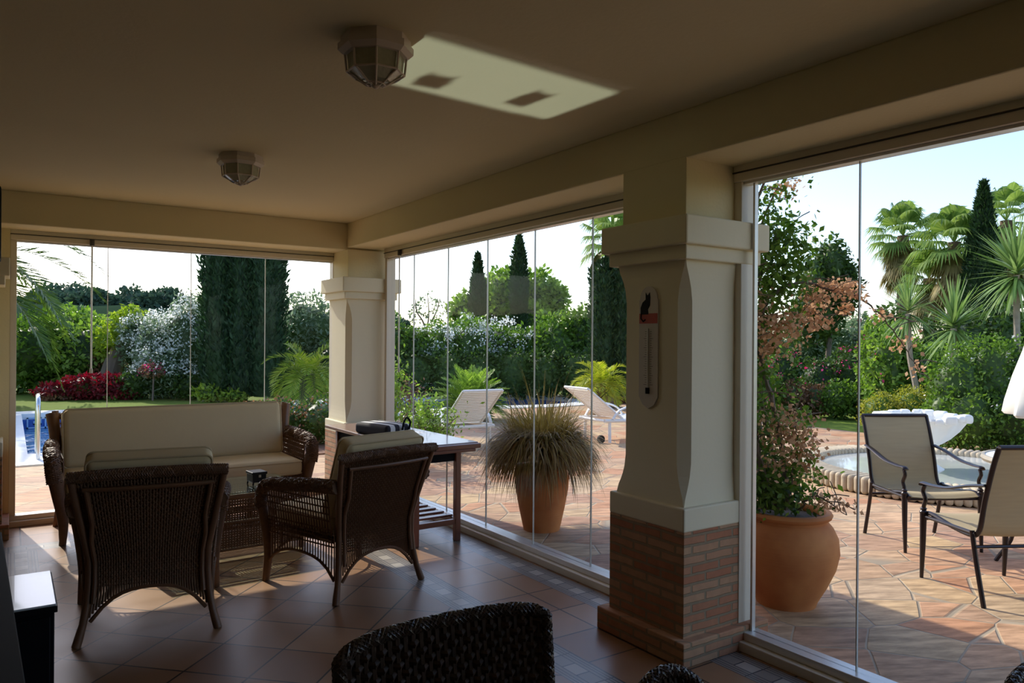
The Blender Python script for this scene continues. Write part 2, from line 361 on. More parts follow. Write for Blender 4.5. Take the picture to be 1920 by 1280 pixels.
# ------------------------------------------------------------------ object helpers
def tag(o, label=None, cat=None, group=None, kind=None):
    if label: o['label'] = label
    if cat: o['category'] = cat
    if group: o['group'] = group
    if kind: o['kind'] = kind
    return o
def empty(name, loc=(0, 0, 0), rz=0.0, label=None, cat=None, group=None, kind=None):
    o = bpy.data.objects.new(name, None); COL.objects.link(o)
    o.location = loc; o.rotation_euler = (0, 0, rz); o.empty_display_size = 0.1
    return tag(o, label, cat, group, kind)
def kids(o): return [c for c in bpy.data.objects if c.parent == o]
def copy_tree(o, parent=None):
    c = o.copy(); COL.objects.link(c); c.parent = parent
    for ch in kids(o): copy_tree(ch, c)
    return c

class MB:
    def __init__(s): s.v = []; s.f = []
    def add(s, vs, fs):
        k = len(s.v); s.v += [tuple(p) for p in vs]; s.f += [tuple(i + k for i in f) for f in fs]; return s
    def box(s, c, d, rz=0.0, rx=0.0, ry=0.0):
        R = Matrix.Rotation(rz, 3, 'Z') @ Matrix.Rotation(ry, 3, 'Y') @ Matrix.Rotation(rx, 3, 'X')
        vs = [V3(c) + R @ V3((x * d[0] / 2, y * d[1] / 2, z * d[2] / 2)) for x in (-1, 1) for y in (-1, 1) for z in (-1, 1)]
        return s.add(vs, [(0, 1, 3, 2), (4, 6, 7, 5), (0, 4, 5, 1), (2, 3, 7, 6), (0, 2, 6, 4), (1, 5, 7, 3)])
    def b2(s, lo, hi):
        return s.box([(a + b) / 2 for a, b in zip(lo, hi)], [b - a for a, b in zip(lo, hi)])
    def tube(s, pts, r, n=8, closed=False, flat=1.0, up=None):
        pts = [V3(p) for p in pts]; m = len(pts)
        rs = r if isinstance(r, (list, tuple)) else [r] * m
        vs = []; fs = []; prev = None
        for i, p in enumerate(pts):
            if closed: t = pts[(i + 1) % m] - pts[i - 1]
            else: t = pts[min(i + 1, m - 1)] - pts[max(i - 1, 0)]
            t.normalize()
            if prev is None:
                a = V3(up) if up else (V3((0, 0, 1)) if abs(t.z) < 0.9 else V3((1, 0, 0)))
            else: a = prev
            u = (a - t * a.dot(t))
            if u.length < 1e-6: u = t.orthogonal()
            u.normalize(); w = t.cross(u); prev = u
            for k in range(n):
                an = 2 * PI * k / n
                vs.append(p + (u * math.cos(an) * flat + w * math.sin(an)) * rs[i])
        for i in range(m if closed else m - 1):
            for k in range(n):
                a = i * n + k; b = i * n + (k + 1) % n; j = ((i + 1) % m) * n
                fs.append((a, b, j + (k + 1) % n, j + k))
        if not closed:
            fs.append(tuple(range(n))[::-1]); fs.append(tuple(range((m - 1) * n, m * n)))
        return s.add(vs, fs)
    def lathe(s, prof, n=32, c=(0, 0, 0), cap=True, fr=None):
        vs = []; fs = []
        for (r, z) in prof:
            for k in range(n):
                a = 2 * PI * k / n; q = fr(a, z) if fr else 1.0
                vs.append((c[0] + r * q * math.cos(a), c[1] + r * q * math.sin(a), c[2] + z))
        for i in range(len(prof) - 1):
            for k in range(n):
                fs.append((i * n + k, i * n + (k + 1) % n, (i + 1) * n + (k + 1) % n, (i + 1) * n + k))
        if cap:
            fs.append(tuple(range(n))[::-1]); fs.append(tuple(range((len(prof) - 1) * n, len(prof) * n)))
        return s.add(vs, fs)
    def rbox(s, c, d, r, k=4, rz=0.0, rx=0.0, ry=0.0, puff=0.0, m=6, warp=None):
        """rounded box, optionally puffed like a cushion (thin axis z)"""
        R = Matrix.Rotation(rz, 3, 'Z') @ Matrix.Rotation(ry, 3, 'Y') @ Matrix.Rotation(rx, 3, 'X')
        h = [x / 2 for x in d]
        def axis(H):
            q = [-H + r * i / k for i in range(k)] + [-(H - r) + 2 * (H - r) * i / m for i in range(m + 1)] + [H - r + r * (i + 1) / k for i in range(k)]
            return q
        for ax in range(3):
            a, b = [(1, 2), (2, 0), (0, 1)][ax]
            A = axis(h[a]); B = axis(h[b])
            for sgn in (-1, 1):
                vs = []; fs = []
                for x in A:
                    for y in B:
                        p = [0, 0, 0]; p[ax] = sgn * h[ax]; p[a] = x; p[b] = y
                        cc = [max(-(h[i] - r), min(h[i] - r, p[i])) for i in range(3)]
                        dv = V3([p[i] - cc[i] for i in range(3)]); dv.normalize()
                        q = V3(cc) + dv * r
                        if puff:
                            q.z *= 1 + puff * (1 - (q.x / h[0]) ** 2) * (1 - (q.y / h[1]) ** 2)
                        if warp: q = V3(warp(q))
                        vs.append(V3(c) + R @ q)
                nb = len(B)
                for i in range(len(A) - 1):
                    for j in range(nb - 1):
                        f = (i * nb + j, (i + 1) * nb + j, (i + 1) * nb + j + 1, i * nb + j + 1)
                        fs.append(f if sgn > 0 else f[::-1])
                s.add(vs, fs)
        return s
    def prism(s, poly, z0, z1, holes=()):
        loops = [poly] + list(holes)
        tess = tessellate_polygon([[V3((x, y, 0)) for x, y in lp] for lp in loops])
        flat = [p for lp in loops for p in lp]; n = len(flat)
        vs = [(x, y, z0) for x, y in flat] + [(x, y, z1) for x, y in flat]
        fs = []
        for t in tess:
            a, b, c = [V3(flat[i]).to_2d() for i in t]
            ccw = (b - a).cross(c - a) > 0
            t = tuple(t) if ccw else tuple(t)[::-1]
            fs.append(tuple(i + n for i in t)); fs.append(t[::-1])
        k = 0
        for lp in loops:
            m = len(lp)
            for i in range(m): fs.append((k + i, k + (i + 1) % m, n + k + (i + 1) % m, n + k + i))
            k += m
        return s.add(vs, fs)
    def build(s, name, m, parent=None, smooth=False, loc=None, rz=None, sharp=40, bevel=0.0, label=None):
        me = bpy.data.meshes.new(name); me.from_pydata(s.v, [], s.f); me.update()
        o = bpy.data.objects.new(name, me); COL.objects.link(o)
        me.materials.append(M[m] if isinstance(m, str) else m)
        if parent: o.parent = parent
        if loc: o.location = loc
        if rz is not None: o.rotation_euler = (0, 0, rz)
        if smooth:
            me.polygons.foreach_set('use_smooth', [True] * len(me.polygons))
            try: me.set_sharp_from_angle(angle=math.radians(sharp))
            except Exception: pass
        if bevel:
            bv = o.modifiers.new('bevel', 'BEVEL'); bv.width = bevel; bv.segments = 2; bv.limit_method = 'ANGLE'; bv.angle_limit = math.radians(40)
        if label: o['label'] = label
        return o

def npmesh(name, verts, quads, m, parent=None, smooth=False):
    me = bpy.data.meshes.new(name)
    verts = np.asarray(verts, dtype=np.float32).reshape(-1, 3); quads = np.asarray(quads, dtype=np.int32)
    nf, k = quads.shape
    me.vertices.add(len(verts)); me.vertices.foreach_set('co', verts.ravel())
    me.loops.add(nf * k); me.loops.foreach_set('vertex_index', quads.ravel())
    me.polygons.add(nf); me.polygons.foreach_set('loop_start', np.arange(nf, dtype=np.int32) * k)
    me.polygons.foreach_set('loop_total', np.full(nf, k, dtype=np.int32))
    if smooth: me.polygons.foreach_set('use_smooth', np.ones(nf, dtype=bool))
    me.update(calc_edges=True); me.validate()
    o = bpy.data.objects.new(name, me); COL.objects.link(o); me.materials.append(m)
    if parent: o.parent = parent
    return o

def bez(pts, n):
    """smooth curve through points (Catmull-Rom)"""
    P = [V3(p) for p in pts]; out = []
    P = [P[0] * 2 - P[1]] + P + [P[-1] * 2 - P[-2]]
    for i in range(1, len(P) - 2):
        for k in range(n):
            t = k / n; a, b, c, d = P[i - 1], P[i], P[i + 1], P[i + 2]
            out.append(0.5 * ((2 * b) + (c - a) * t + (2 * a - 5 * b + 4 * c - d) * t * t + (3 * b - a - 3 * c + d) * t ** 3))
    out.append(P[-2]); return out

# ------------------------------------------------------------------ foliage
def unit(n):
    v = RNG.normal(size=(n, 3)); return v / np.linalg.norm(v, axis=1)[:, None]
def leaves_at(pts, ln, wd, updir=None, droop=0.0, jitter=1.0, outward=None):
    """one diamond leaf (4 verts, folded quad) per point"""
    n = len(pts); d = unit(n) * jitter
    if outward is not None: d = d + outward
    d[:, 2] -= droop
    if updir is not None: d = d + np.array(updir)
    d /= np.linalg.norm(d, axis=1)[:, None] + 1e-9
    w = np.cross(d, unit(n)); w /= np.linalg.norm(w, axis=1)[:, None] + 1e-9
    s = RNG.uniform(0.65, 1.25, size=(n, 1)); l = ln * s; ww = wd * s
    a = pts; b = pts + d * l * 0.45 + w * ww * 0.5; c = pts + d * l; e = pts + d * l * 0.45 - w * ww * 0.5
    v = np.stack([a, b, c, e], axis=1).reshape(-1, 3)
    q = np.arange(n * 4).reshape(-1, 4)
    return v, q
def blob_points(n, blobs, shell=0.55, flat_bottom=None):
    """points in the outer shell of a set of ellipsoids (cx,cy,cz,rx,ry,rz), clumped"""
    B = np.array(blobs, dtype=float); vol = (B[:, 3] * B[:, 4] + B[:, 3] * B[:, 5] + B[:, 4] * B[:, 5]); pr = vol / vol.sum()
    idx = RNG.choice(len(B), size=n, p=pr)
    u = unit(n)
    # lumpy radius
    ph = RNG.uniform(0, 6, size=3)
    lump = 1 + 0.13 * np.sin(u[:, 0] * 7 + idx * 1.7 + ph[0]) * np.cos(u[:, 1] * 6 + idx + ph[1]) + 0.10 * np.sin(u[:, 2] * 9 + idx * 2.3 + ph[2])
    r = (shell + (1 - shell) * RNG.random(n) ** 0.6) * lump
    p = B[idx, :3] + u * B[idx, 3:6] * r[:, None]
    if flat_bottom is not None:
        p[:, 2] = np.maximum(p[:, 2], flat_bottom + RNG.random(n) * 0.15)
    return p, u
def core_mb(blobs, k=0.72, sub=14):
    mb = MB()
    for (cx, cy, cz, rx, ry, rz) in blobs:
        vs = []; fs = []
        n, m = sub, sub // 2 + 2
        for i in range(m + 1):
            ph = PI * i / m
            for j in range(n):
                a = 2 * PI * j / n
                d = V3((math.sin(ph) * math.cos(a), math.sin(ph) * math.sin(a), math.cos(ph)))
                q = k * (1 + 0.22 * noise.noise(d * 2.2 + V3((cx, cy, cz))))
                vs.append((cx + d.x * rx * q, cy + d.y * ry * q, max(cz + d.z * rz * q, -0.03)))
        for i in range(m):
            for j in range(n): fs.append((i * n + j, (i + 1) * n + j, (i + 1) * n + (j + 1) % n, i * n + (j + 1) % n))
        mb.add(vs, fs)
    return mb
def bush(name, label, cat, loc, blobs, lm, n, ln=0.10, wd=0.05, group=None, flowers=None, trunk=None, core='dark', shell=0.6, droop=0.1, inner=True, fruit_top=False):
    """a shrub or tree: blobs are relative to loc"""
    root = empty(name, loc, 0, label, cat, group)
    p, u = blob_points(n, blobs, shell)
    p[:, 2] = np.abs(p[:, 2])
    v, q = leaves_at(p, ln, wd, droop=droop, outward=u * 0.5)
    fo = npmesh('foliage', v, q, LM[lm], root)
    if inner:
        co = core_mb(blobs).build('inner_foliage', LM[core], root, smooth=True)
    if flowers:
        fm, fn, fs, top = flowers
        p, u = blob_points(fn * 3, blobs, 0.97)
        p = p[(u[:, 2] > top)][:fn] * 1.0
        p = p[p[:, 2] > 0.05]
        # clusters
        m = len(p); pts = (p[:, None, :] + RNG.normal(size=(m, 5, 3)) * fs * 0.8).reshape(-1, 3)
        v, q = leaves_at(pts, fs, fs * 0.8)
        fl = npmesh('blossom', v, q, LM[fm], root); fl['kind'] = 'stuff'
    if trunk:
        mb = MB()
        for pts, r0, r1 in trunk:
            c = bez(pts, 5); k = len(c)
            mb.tube(c, [r0 + (r1 - r0) * i / (k - 1) for i in range(k)], 8)
        mb.build('trunk', 'bark', root, smooth=True)
    return root

def blades(origins, dirs, lens, widths, droops, seg=4, taper=True):
    """curved ribbons; returns verts, quads"""
    V = []; Q = []; k = 0
    for o, d, ln, w, dr in zip(origins, dirs, lens, widths, droops):
        d = V3(d).normalized(); side = d.cross(V3((0, 0, 1)))
        if side.length < 1e-3: side = V3((1, 0, 0))
        side.normalize(); p = V3(o); dd = d.copy()
        for i in range(seg + 1):
            t = i / seg; ww = w * (1 - t ** 1.6 * 0.92) if taper else w * math.sin(PI * (0.12 + 0.86 * t))
            V.append(p + side * ww / 2); V.append(p - side * ww / 2)
            dd = (dd + V3((0, 0, -dr / seg))).normalized(); p = p + dd * ln / seg
        for i in range(seg):
            a = k + 2 * i; Q.append((a, a + 1, a + 3, a + 2))
        k += 2 * (seg + 1)
    return V, Q
def rdir(el, az): return V3((math.cos(el) * math.cos(az), math.cos(el) * math.sin(az), math.sin(el)))

def pinnate(V, Q, o, az, el, ln, droop, leaf, nl=28, width=0.02, vee=0.35):
    """date-palm or cycad frond: rachis plus leaflets, appended to V,Q"""
    p = V3(o); d = rdir(el, az); seg = 12; pts = [p.copy()]; ds = [d.copy()]
    for i in range(seg):
        d = (d + V3((0, 0, -droop / seg))).normalized(); p = p + d * ln / seg; pts.append(p.copy()); ds.append(d.copy())
    # rachis ribbon
    k = len(V)
    for i, (a, dd) in enumerate(zip(pts, ds)):
        s = dd.cross(V3((0, 0, 1))).normalized(); w = 0.03 * ln * 0.35 * (1 - 0.8 * i / seg)
        V.append(a + s * w / 2); V.append(a - s * w / 2)
    for i in range(seg): Q.append((k + 2 * i, k + 2 * i + 1, k + 2 * i + 3, k + 2 * i + 2))
    for j in range(nl):
        t = 0.1 + 0.9 * j / (nl - 1); f = t * seg; i = min(int(f), seg - 1); a = pts[i].lerp(pts[i + 1], f - i); dd = ds[i]
        s = dd.cross(V3((0, 0, 1))).normalized(); up = s.cross(dd)
        L_ = leaf * (0.5 + 0.7 * math.sin(PI * min(1, t * 0.85 + 0.1))) * (1 - 0.45 * max(0, t - 0.7) / 0.3)
        for sg in (-1, 1):
            e = (s * sg + dd * (0.55 + 0.7 * t) + up * vee * random.uniform(0.5, 1.2)).normalized()
            tip = a + e * L_ + V3((0, 0, -L_ * 0.22 * random.random()))
            w = dd * width
            k = len(V); mid = a.lerp(tip, 0.5) + V3((0, 0, 0.02 * L_))
            V += [a, mid + w / 2, tip, mid - w / 2]; Q.append((k, k + 1, k + 2, k + 3))

# ================================================================== SETTING
def structure(o, label=None): o['kind'] = 'structure'; return o
CX, CY = 2.88, 2.71           # near pillar
FX, FY = 2.88, 6.98           # far corner pillar
LX, LY = -0.30, 6.98          # left pillar
# pool outline
pool_in = [(0.2, 11.4), (2.0, 11.35), (3.4, 11.45), (4.7, 12.3), (5.6, 13.6), (6.8, 14.5), (8.6, 14.7), (10.6, 14.3), (11.9, 14.7), (12.3, 15.8), (11.9, 17.0), (10.6, 17.6), (8.6, 17.6), (4, 17.5), (0.2, 17.45)]
pool_out = [(-0.45, 10.42), (2.0, 10.4), (3.75, 10.7), (5.1, 11.8), (6.0, 13.1), (7.0, 13.9), (8.6, 14.1), (10.6, 13.7), (12.3, 14.2), (12.95, 15.8), (12.45, 17.4), (10.8, 18.15), (8.6, 18.2), (4, 18.1), (-0.45, 18.05)]
def spl(poly, n=5, sharp=()):
    P = [V3((x, y, 0)) for x, y in poly]; m = len(P); out = []
    for i in range(m):
        a, b, c, d = P[i - 1], P[i], P[(i + 1) % m], P[(i + 2) % m]
        if i in sharp or (i + 1) % m in sharp:
            out.append((b.x, b.y)); continue
        for k in range(n):
            t = k / n; q = 0.5 * ((2 * b) + (c - a) * t + (2 * a - 5 * b + 4 * c - d) * t * t + (3 * b - a - 3 * c + d) * t ** 3)
            out.append((q.x, q.y))
    return out
pin = spl(pool_in, 4, (0, 14)); pout = spl(pool_out, 4, (0, 14))
structure(MB().prism([(-120, -80), (160, -80), (160, 220), (-120, 220)], -0.5, -0.03, [pout]).build('ground_lawn', 'grass'))
terr = [(-9, -8), (12.0, -8), (12.05, 6.5), (12.1, 8.6), (12.45, 10.5), (13.0, 13.5), (13.05, 15.8), (12.6, 17.5), (10.9, 18.25), (8.6, 18.3), (4, 18.2), (-0.55, 18.15), (-0.55, 10.4), (-9, 10.4)]
structure(MB().prism(terr, -0.12, -0.005, [pout]).build('ground_terrace', 'paving'))
structure(MB().b2((-2.35, -2.6, -0.1), (3.0, 7.14, 0.0)).build('floor', 'tiles'))
structure(MB().b2((-2.6, -2.8, 2.61), (3.57, 7.95, 2.72)).build('ceiling', 'ceiling'))
structure(MB().b2((-2.5, 6.79, 2.36), (3.1, 7.24, 2.612)).build('wall_far', 'plaster', bevel=0.008))
structure(MB().b2((2.66, -2.7, 2.38), (3.1, 6.79, 2.612)).build('wall_right', 'plaster', bevel=0.008))
structure(MB().b2((-2.5, -2.7, 0), (-2.35, 7.24, 2.612)).build('wall_left', 'back_wall'))
structure(MB().b2((-2.35, -2.7, 0), (3.1, -2.55, 2.612)).build('wall_back', 'back_wall'))
structure(MB().b2((-2.35, 7.12, 0), (0.0, 7.24, 2.36)).build('wall_far', 'plaster'))

# pool
pool = empty('swimming_pool', (0, 0, 0), 0, 'blue tiled free-form swimming pool with white coping behind the sofa', 'pool')
MB().prism(pout, -0.10, 0.015, [pin]).build('coping', 'white_stone', pool, bevel=0.01)
mb = MB(); n = len(pin)
mb.add([(x, y, z) for x, y in pin for z in (-0.10, -1.4)], [(2 * i, 2 * i + 1, (2 * i + 3) % (2 * n), (2 * i + 2) % (2 * n)) for i in range(n)])
mb.build('pool_wall', 'pool_tile', pool)
MB().prism(pin, -1.42, -1.4).build('pool_floor', 'pool_tile', pool)
MB().prism(pin, -0.32, -0.29).build('water', 'water', pool)
# greek key frieze on the far wall of the pool
fr = MB(); y = 17.44
def keyseg(a, b, w=0.03):
    (x0, z0), (x1, z1) = a, b
    fr.b2((min(x0, x1) - w / 2, y - 0.012, min(z0, z1) - w / 2), (max(x0, x1) + w / 2, y + 0.0, max(z0, z1) + w / 2))
for i in range(22):
    x = 0.3 + i * 0.30; zb, zt = -0.265, -0.075
    for a, b in (((x, zb), (x, zt)), ((x, zt), (x + 0.22, zt)), ((x + 0.22, zt), (x + 0.22, zb + 0.07)), ((x + 0.22, zb + 0.07), (x + 0.11, zb + 0.07)), ((x + 0.11, zb + 0.07), (x + 0.11, zt - 0.07)), ((x, zb), (x + 0.30, zb))):
        keyseg(a, b, 0.026)
fr.build('key_pattern_border', 'pool_light', pool, label='pale greek key pattern on the blue tile band')
# ladder hand rail
ld = empty('pool_ladder', (0.30, 11.2, 0), 0, 'polished steel pool ladder rail standing on the white coping', 'ladder')
for sx in (0.0, -0.5):
    MB().tube(bez([(sx, -0.35, 0.0), (sx, -0.35, 0.45), (sx, -0.3, 0.72), (sx, -0.08, 0.78), (sx, 0.12, 0.70), (sx, 0.25, 0.3), (sx, 0.27, -0.8)], 6), 0.024, 12).build('hand_rail', 'chrome', ld, smooth=True)
tr_ = MB()
for z in (-0.25, -0.5, -0.75): tr_.box((-0.25, 0.27, z), (0.5, 0.07, 0.03))
tr_.build('tread', 'chrome', ld)

# ------------------------------------------------------------------ pillars
def pillar(label, cx, cy, ztop, sxy=(1, 1), group=None):
    r = empty('pillar', (cx, cy, 0), 0, label, 'pillar')
    def slab(a, z0, z1): return MB().b2((-a, -a, z0), (a, a, z1))
    slab(0.305, 0.0, 0.115).build('plinth', 'brick', r, bevel=0.006)
    slab(0.26, 0.112, 0.612).build('brick_base', 'brick', r, bevel=0.004)
    slab(0.262, 0.61, 0.722).build('base_band', 'pillar', r, bevel=0.008)
    # shaft with hollow chamfered corners that run out below the capital and above the base
    a = 0.226; mb = MB(); rings = []
    zs = [0.72, 0.76, 0.79, 0.82, 0.86, 0.92, 1.00, 1.62, 1.70, 1.76, 1.80, 1.83, 1.86, 1.90]
    for z in zs:
        t = min(1, max(0, (z - 0.74) / 0.20)); t2 = min(1, max(0, (1.88 - z) / 0.20)); t = min(t, t2)
        t = math.sin(t * PI / 2)
        ch = 0.002 + 0.046 * t; b = a + 0.010 * (1 - t) ** 2
        ring = []
        for sx, sy in ((1, 1), (-1, 1), (-1, -1), (1, -1)):
            p1 = (sx * b, sy * (b - ch)); p2 = (sx * (b - ch), sy * b)
            if sx * sy < 0: p1, p2 = p2, p1
            ring += [p1 + (z,), p2 + (z,)]
        rings.append(ring)
    vs = [p for rg in rings for p in rg]; fs = []
    for i in range(len(rings) - 1):
        for k in range(8): fs.append((i * 8 + k, i * 8 + (k + 1) % 8, (i + 1) * 8 + (k + 1) % 8, (i + 1) * 8 + k))
    mb.add(vs, fs); mb.build('shaft', 'pillar', r)
    slab(0.27, 1.893, 1.962).build('capital_moulding', 'pillar', r, bevel=0.006)
    slab(0.30, 1.96, 2.096).build('capital', 'pillar', r, bevel=0.008)
    slab(0.22, 2.094, ztop).build('pillar_head', 'plaster', r, bevel=0.004)
    return r
pillar('large cream pillar with red brick base standing nearest, a thermometer on its face', CX, CY, 2.385)
pillar('cream pillar on a brick base at the far corner where both glass walls meet', FX, FY, 2.365)
pillar('cream pillar cut by the left edge of the picture', LX, LY, 2.365)

# ------------------------------------------------------------------ frameless folding glass walls
def window(name, along, fixed, a0, a1, seams, top, bot, inset_top, rod=None, both=(True, True)):
    """along: 'x' or 'y'. fixed: coordinate of the glass."""
    r = empty(name, (0, 0, 0), kind='structure')
    def B(lo_a, hi_a, lo_f, hi_f, z0, z1, mbx=None):
        mbx = mbx or MB()
        return mbx.b2((lo_a, lo_f, z0), (hi_a, hi_f, z1)) if along == 'x' else mbx.b2((lo_f, lo_a, z0), (hi_f, hi_a, z1))
    s = -1  # room side is towards smaller coordinate
    B(a0, a1, fixed - 0.055, fixed + 0.055, top, inset_top).build('head_track', 'alu', r, bevel=0.004)
    B(a0, a1, fixed - 0.062, fixed - 0.054, top + 0.042, top + 0.048).build('track_gap', 'dark_gasket', r)
    B(a0, a1, fixed - 0.03, fixed + 0.03, top - 0.012, top + 0.001).build('head_bead', 'alu_light', r)
    B(a0, a1, fixed - 0.09, fixed + 0.06, 0.0, bot * 0.55).build('sill', 'alu', r, bevel=0.004)
    B(a0, a1, fixed - 0.055, fixed + 0.05, bot * 0.55, bot).build('bottom_track', 'alu_light', r, bevel=0.004)
    if both[0]: B(a0, a0 + 0.045, fixed - 0.045, fixed + 0.045, bot, top).build('jamb', 'alu', r, bevel=0.003)
    if both[1]: B(a1 - 0.045, a1, fixed - 0.045, fixed + 0.045, bot, top).build('jamb', 'alu', r, bevel=0.003)
    xs = [a0 + 0.02] + seams + [a1 - 0.02]
    for i in range(len(xs) - 1):
        p = B(xs[i] + 0.004, xs[i + 1] - 0.004, fixed - 0.005, fixed + 0.005, bot, top).build('pane', 'glass', r)
        if i < len(xs) - 2:
            B(xs[i + 1] - 0.0026, xs[i + 1] + 0.0026, fixed - 0.0055, fixed + 0.0055, bot, top).build('pane_edge', 'edge', r)
    if rod is not None:
        a, zb = rod
        pt = (lambda q, z: (q, fixed - 0.075, z)) if along == 'x' else (lambda q, z: (fixed - 0.075, q, z))
        MB().tube([pt(a, top + 0.02), pt(a, zb)], 0.007, 8).build('pull_rod', 'alu_light', r, smooth=True)
        MB().tube([pt(a, zb + 0.01), pt(a, zb - 0.03)], 0.011, 8).build('pull_handle', 'brass', r, smooth=True)
        MB().tube([pt(a, top + 0.04), pt(a, top - 0.01)], 0.018, 10).build('lock_knob', 'dark_gasket', r, smooth=True)
    return r
window('window_1', 'x', 7.19, 0.0, 2.70, [0.69, 1.35, 2.007], 2.28, 0.085, 2.365, rod=(0.565, 1.24), both=(True, True))
window('window_2', 'y', 3.05, 2.86, 6.685, [3.636, 4.259, 4.884, 5.508, 6.145], 2.295, 0.085, 2.385, rod=(6.30, 1.24), both=(False, True))
structure(MB().b2((2.66, -2.7, 0), (3.1, -0.5, 2.40)).build('wall_right', 'plaster'))  # solid stretch added out of view to cut light reaching the near end
w3 = window('window_3', 'y', 3.05, -0.5, 2.49, [0.0, 0.92, 1.85], 2.30, 0.085, 2.385, both=(True, True))
MB().b2((3.038, 2.390, 0.085), (3.062, 2.402, 2.30)).build('closing_profile', 'alu_light', w3)
# ------------------------------------------------------------------ patch of reflected sun on the ceiling: cast by an added lamp, see lights below

# ================================================================== INDOOR FURNITURE
def wicker_panel(mb, S, Nf, us, vlo, vhi, nh, r=0.0045, amp=0.004, seg=10, hr=None, vmin=0.0, vmax=1.0, flat=0.6):
    """S(u,v)->point, Nf(u,v)->normal; vertical strands at each u between vlo(u), vhi(u), woven across at nh heights"""
    for i, u in enumerate(us):
        a, b = vlo(u), vhi(u)
        if b - a < 0.02: continue
        pts = [S(u, a + (b - a) * k / seg) for k in range(seg + 1)]
        mb.tube(pts, r, 4)
    for j in range(nh):
        v = vmin + (vmax - vmin) * (j + 0.5) / nh
        run = []
        for i, u in enumerate(us):
            if vlo(u) <= v <= vhi(u):
                s = 1 if (i + j) % 2 else -1
                run.append(V3(S(u, v)) + V3(Nf(u, v)) * amp * s)
            else:
                if len(run) > 2: mb.tube(run, hr or r, 4)
                run = []
        if len(run) > 2: mb.tube(run, hr or r, 4)
def braid(mb, path, R, r=0.006, strands=5, pitch=0.05):
    r = r * 0.7; strands = strands + 3; pitch *= 1.3
    """rope-like wrapped roll along a path"""
    P = path; n = len(P); ln = sum((P[i + 1] - P[i]).length for i in range(n - 1))
    mb.tube(P, R * 0.95, 10)
    fr_ = []; prev = None; acc = 0
    for i, p in enumerate(P):
        t = (P[min(i + 1, n - 1)] - P[max(i - 1, 0)]).normalized()
        a = prev if prev is not None else (V3((0, 0, 1)) if abs(t.z) < 0.9 else V3((1, 0, 0)))
        u = (a - t * a.dot(t)).normalized(); prev = u
        if i: acc += (P[i] - P[i - 1]).length
        fr_.append((p, u, t.cross(u), acc))
    def frame(s):
        for i in range(n - 1):
            if fr_[i + 1][3] >= s or i == n - 2:
                q = (s - fr_[i][3]) / max(1e-6, fr_[i + 1][3] - fr_[i][3])
                return fr_[i][0].lerp(fr_[i + 1][0], q), fr_[i][1].lerp(fr_[i + 1][1], q), fr_[i][2].lerp(fr_[i + 1][2], q)
    turns = ln / pitch; K = max(8, int(turns * 8))
    for sgn in (1, -1):
        for k in range(strands):
            pts = []
            for j in range(K + 1):
                s = ln * j / K; p, u, w = frame(s); an = sgn * 2 * PI * turns * j / K + 2 * PI * k / strands
                pts.append(p + (u * math.cos(an) + w * math.sin(an)) * R)
            mb.tube(pts, r, 4)

def cushion(name, c, d, parent, rx=0.0, r=0.05, puff=0.25, warp=None, piping=True):
    o = MB().rbox((0, 0, 0), d, r, 4, puff=puff, m=8, warp=warp).build(name, 'cushion', parent, smooth=True, sharp=60)
    o.location = c; o.rotation_euler = (rx, 0, 0)
    if piping:
        h = (d[0] / 2, d[1] / 2); k = r * 0.8
        for zz in (d[2] * 0.36, -d[2] * 0.36):
            pts = []
            for (sx, sy, a0) in ((1, 1, 0), (-1, 1, 90), (-1, -1, 180), (1, -1, 270)):
                for q in range(6):
                    a = math.radians(a0 + 90 * q / 5); p = V3((sx * (h[0] - k) + math.cos(a) * (k - 0.006), sy * (h[1] - k) + math.sin(a) * (k - 0.006), zz))
                    if warp: p = V3(warp(p))
                    pts.append(p)
            # densify long sides
            dense = []
            for i in range(len(pts)):
                a, b = pts[i], pts[(i + 1) % len(pts)]; m = max(1, int((b - a).length / 0.08))
                for t in range(m): dense.append(a.lerp(b, t / m))
            MB().tube(dense, 0.006, 6, closed=True).build('piping', 'piping', o, smooth=True)
    return o

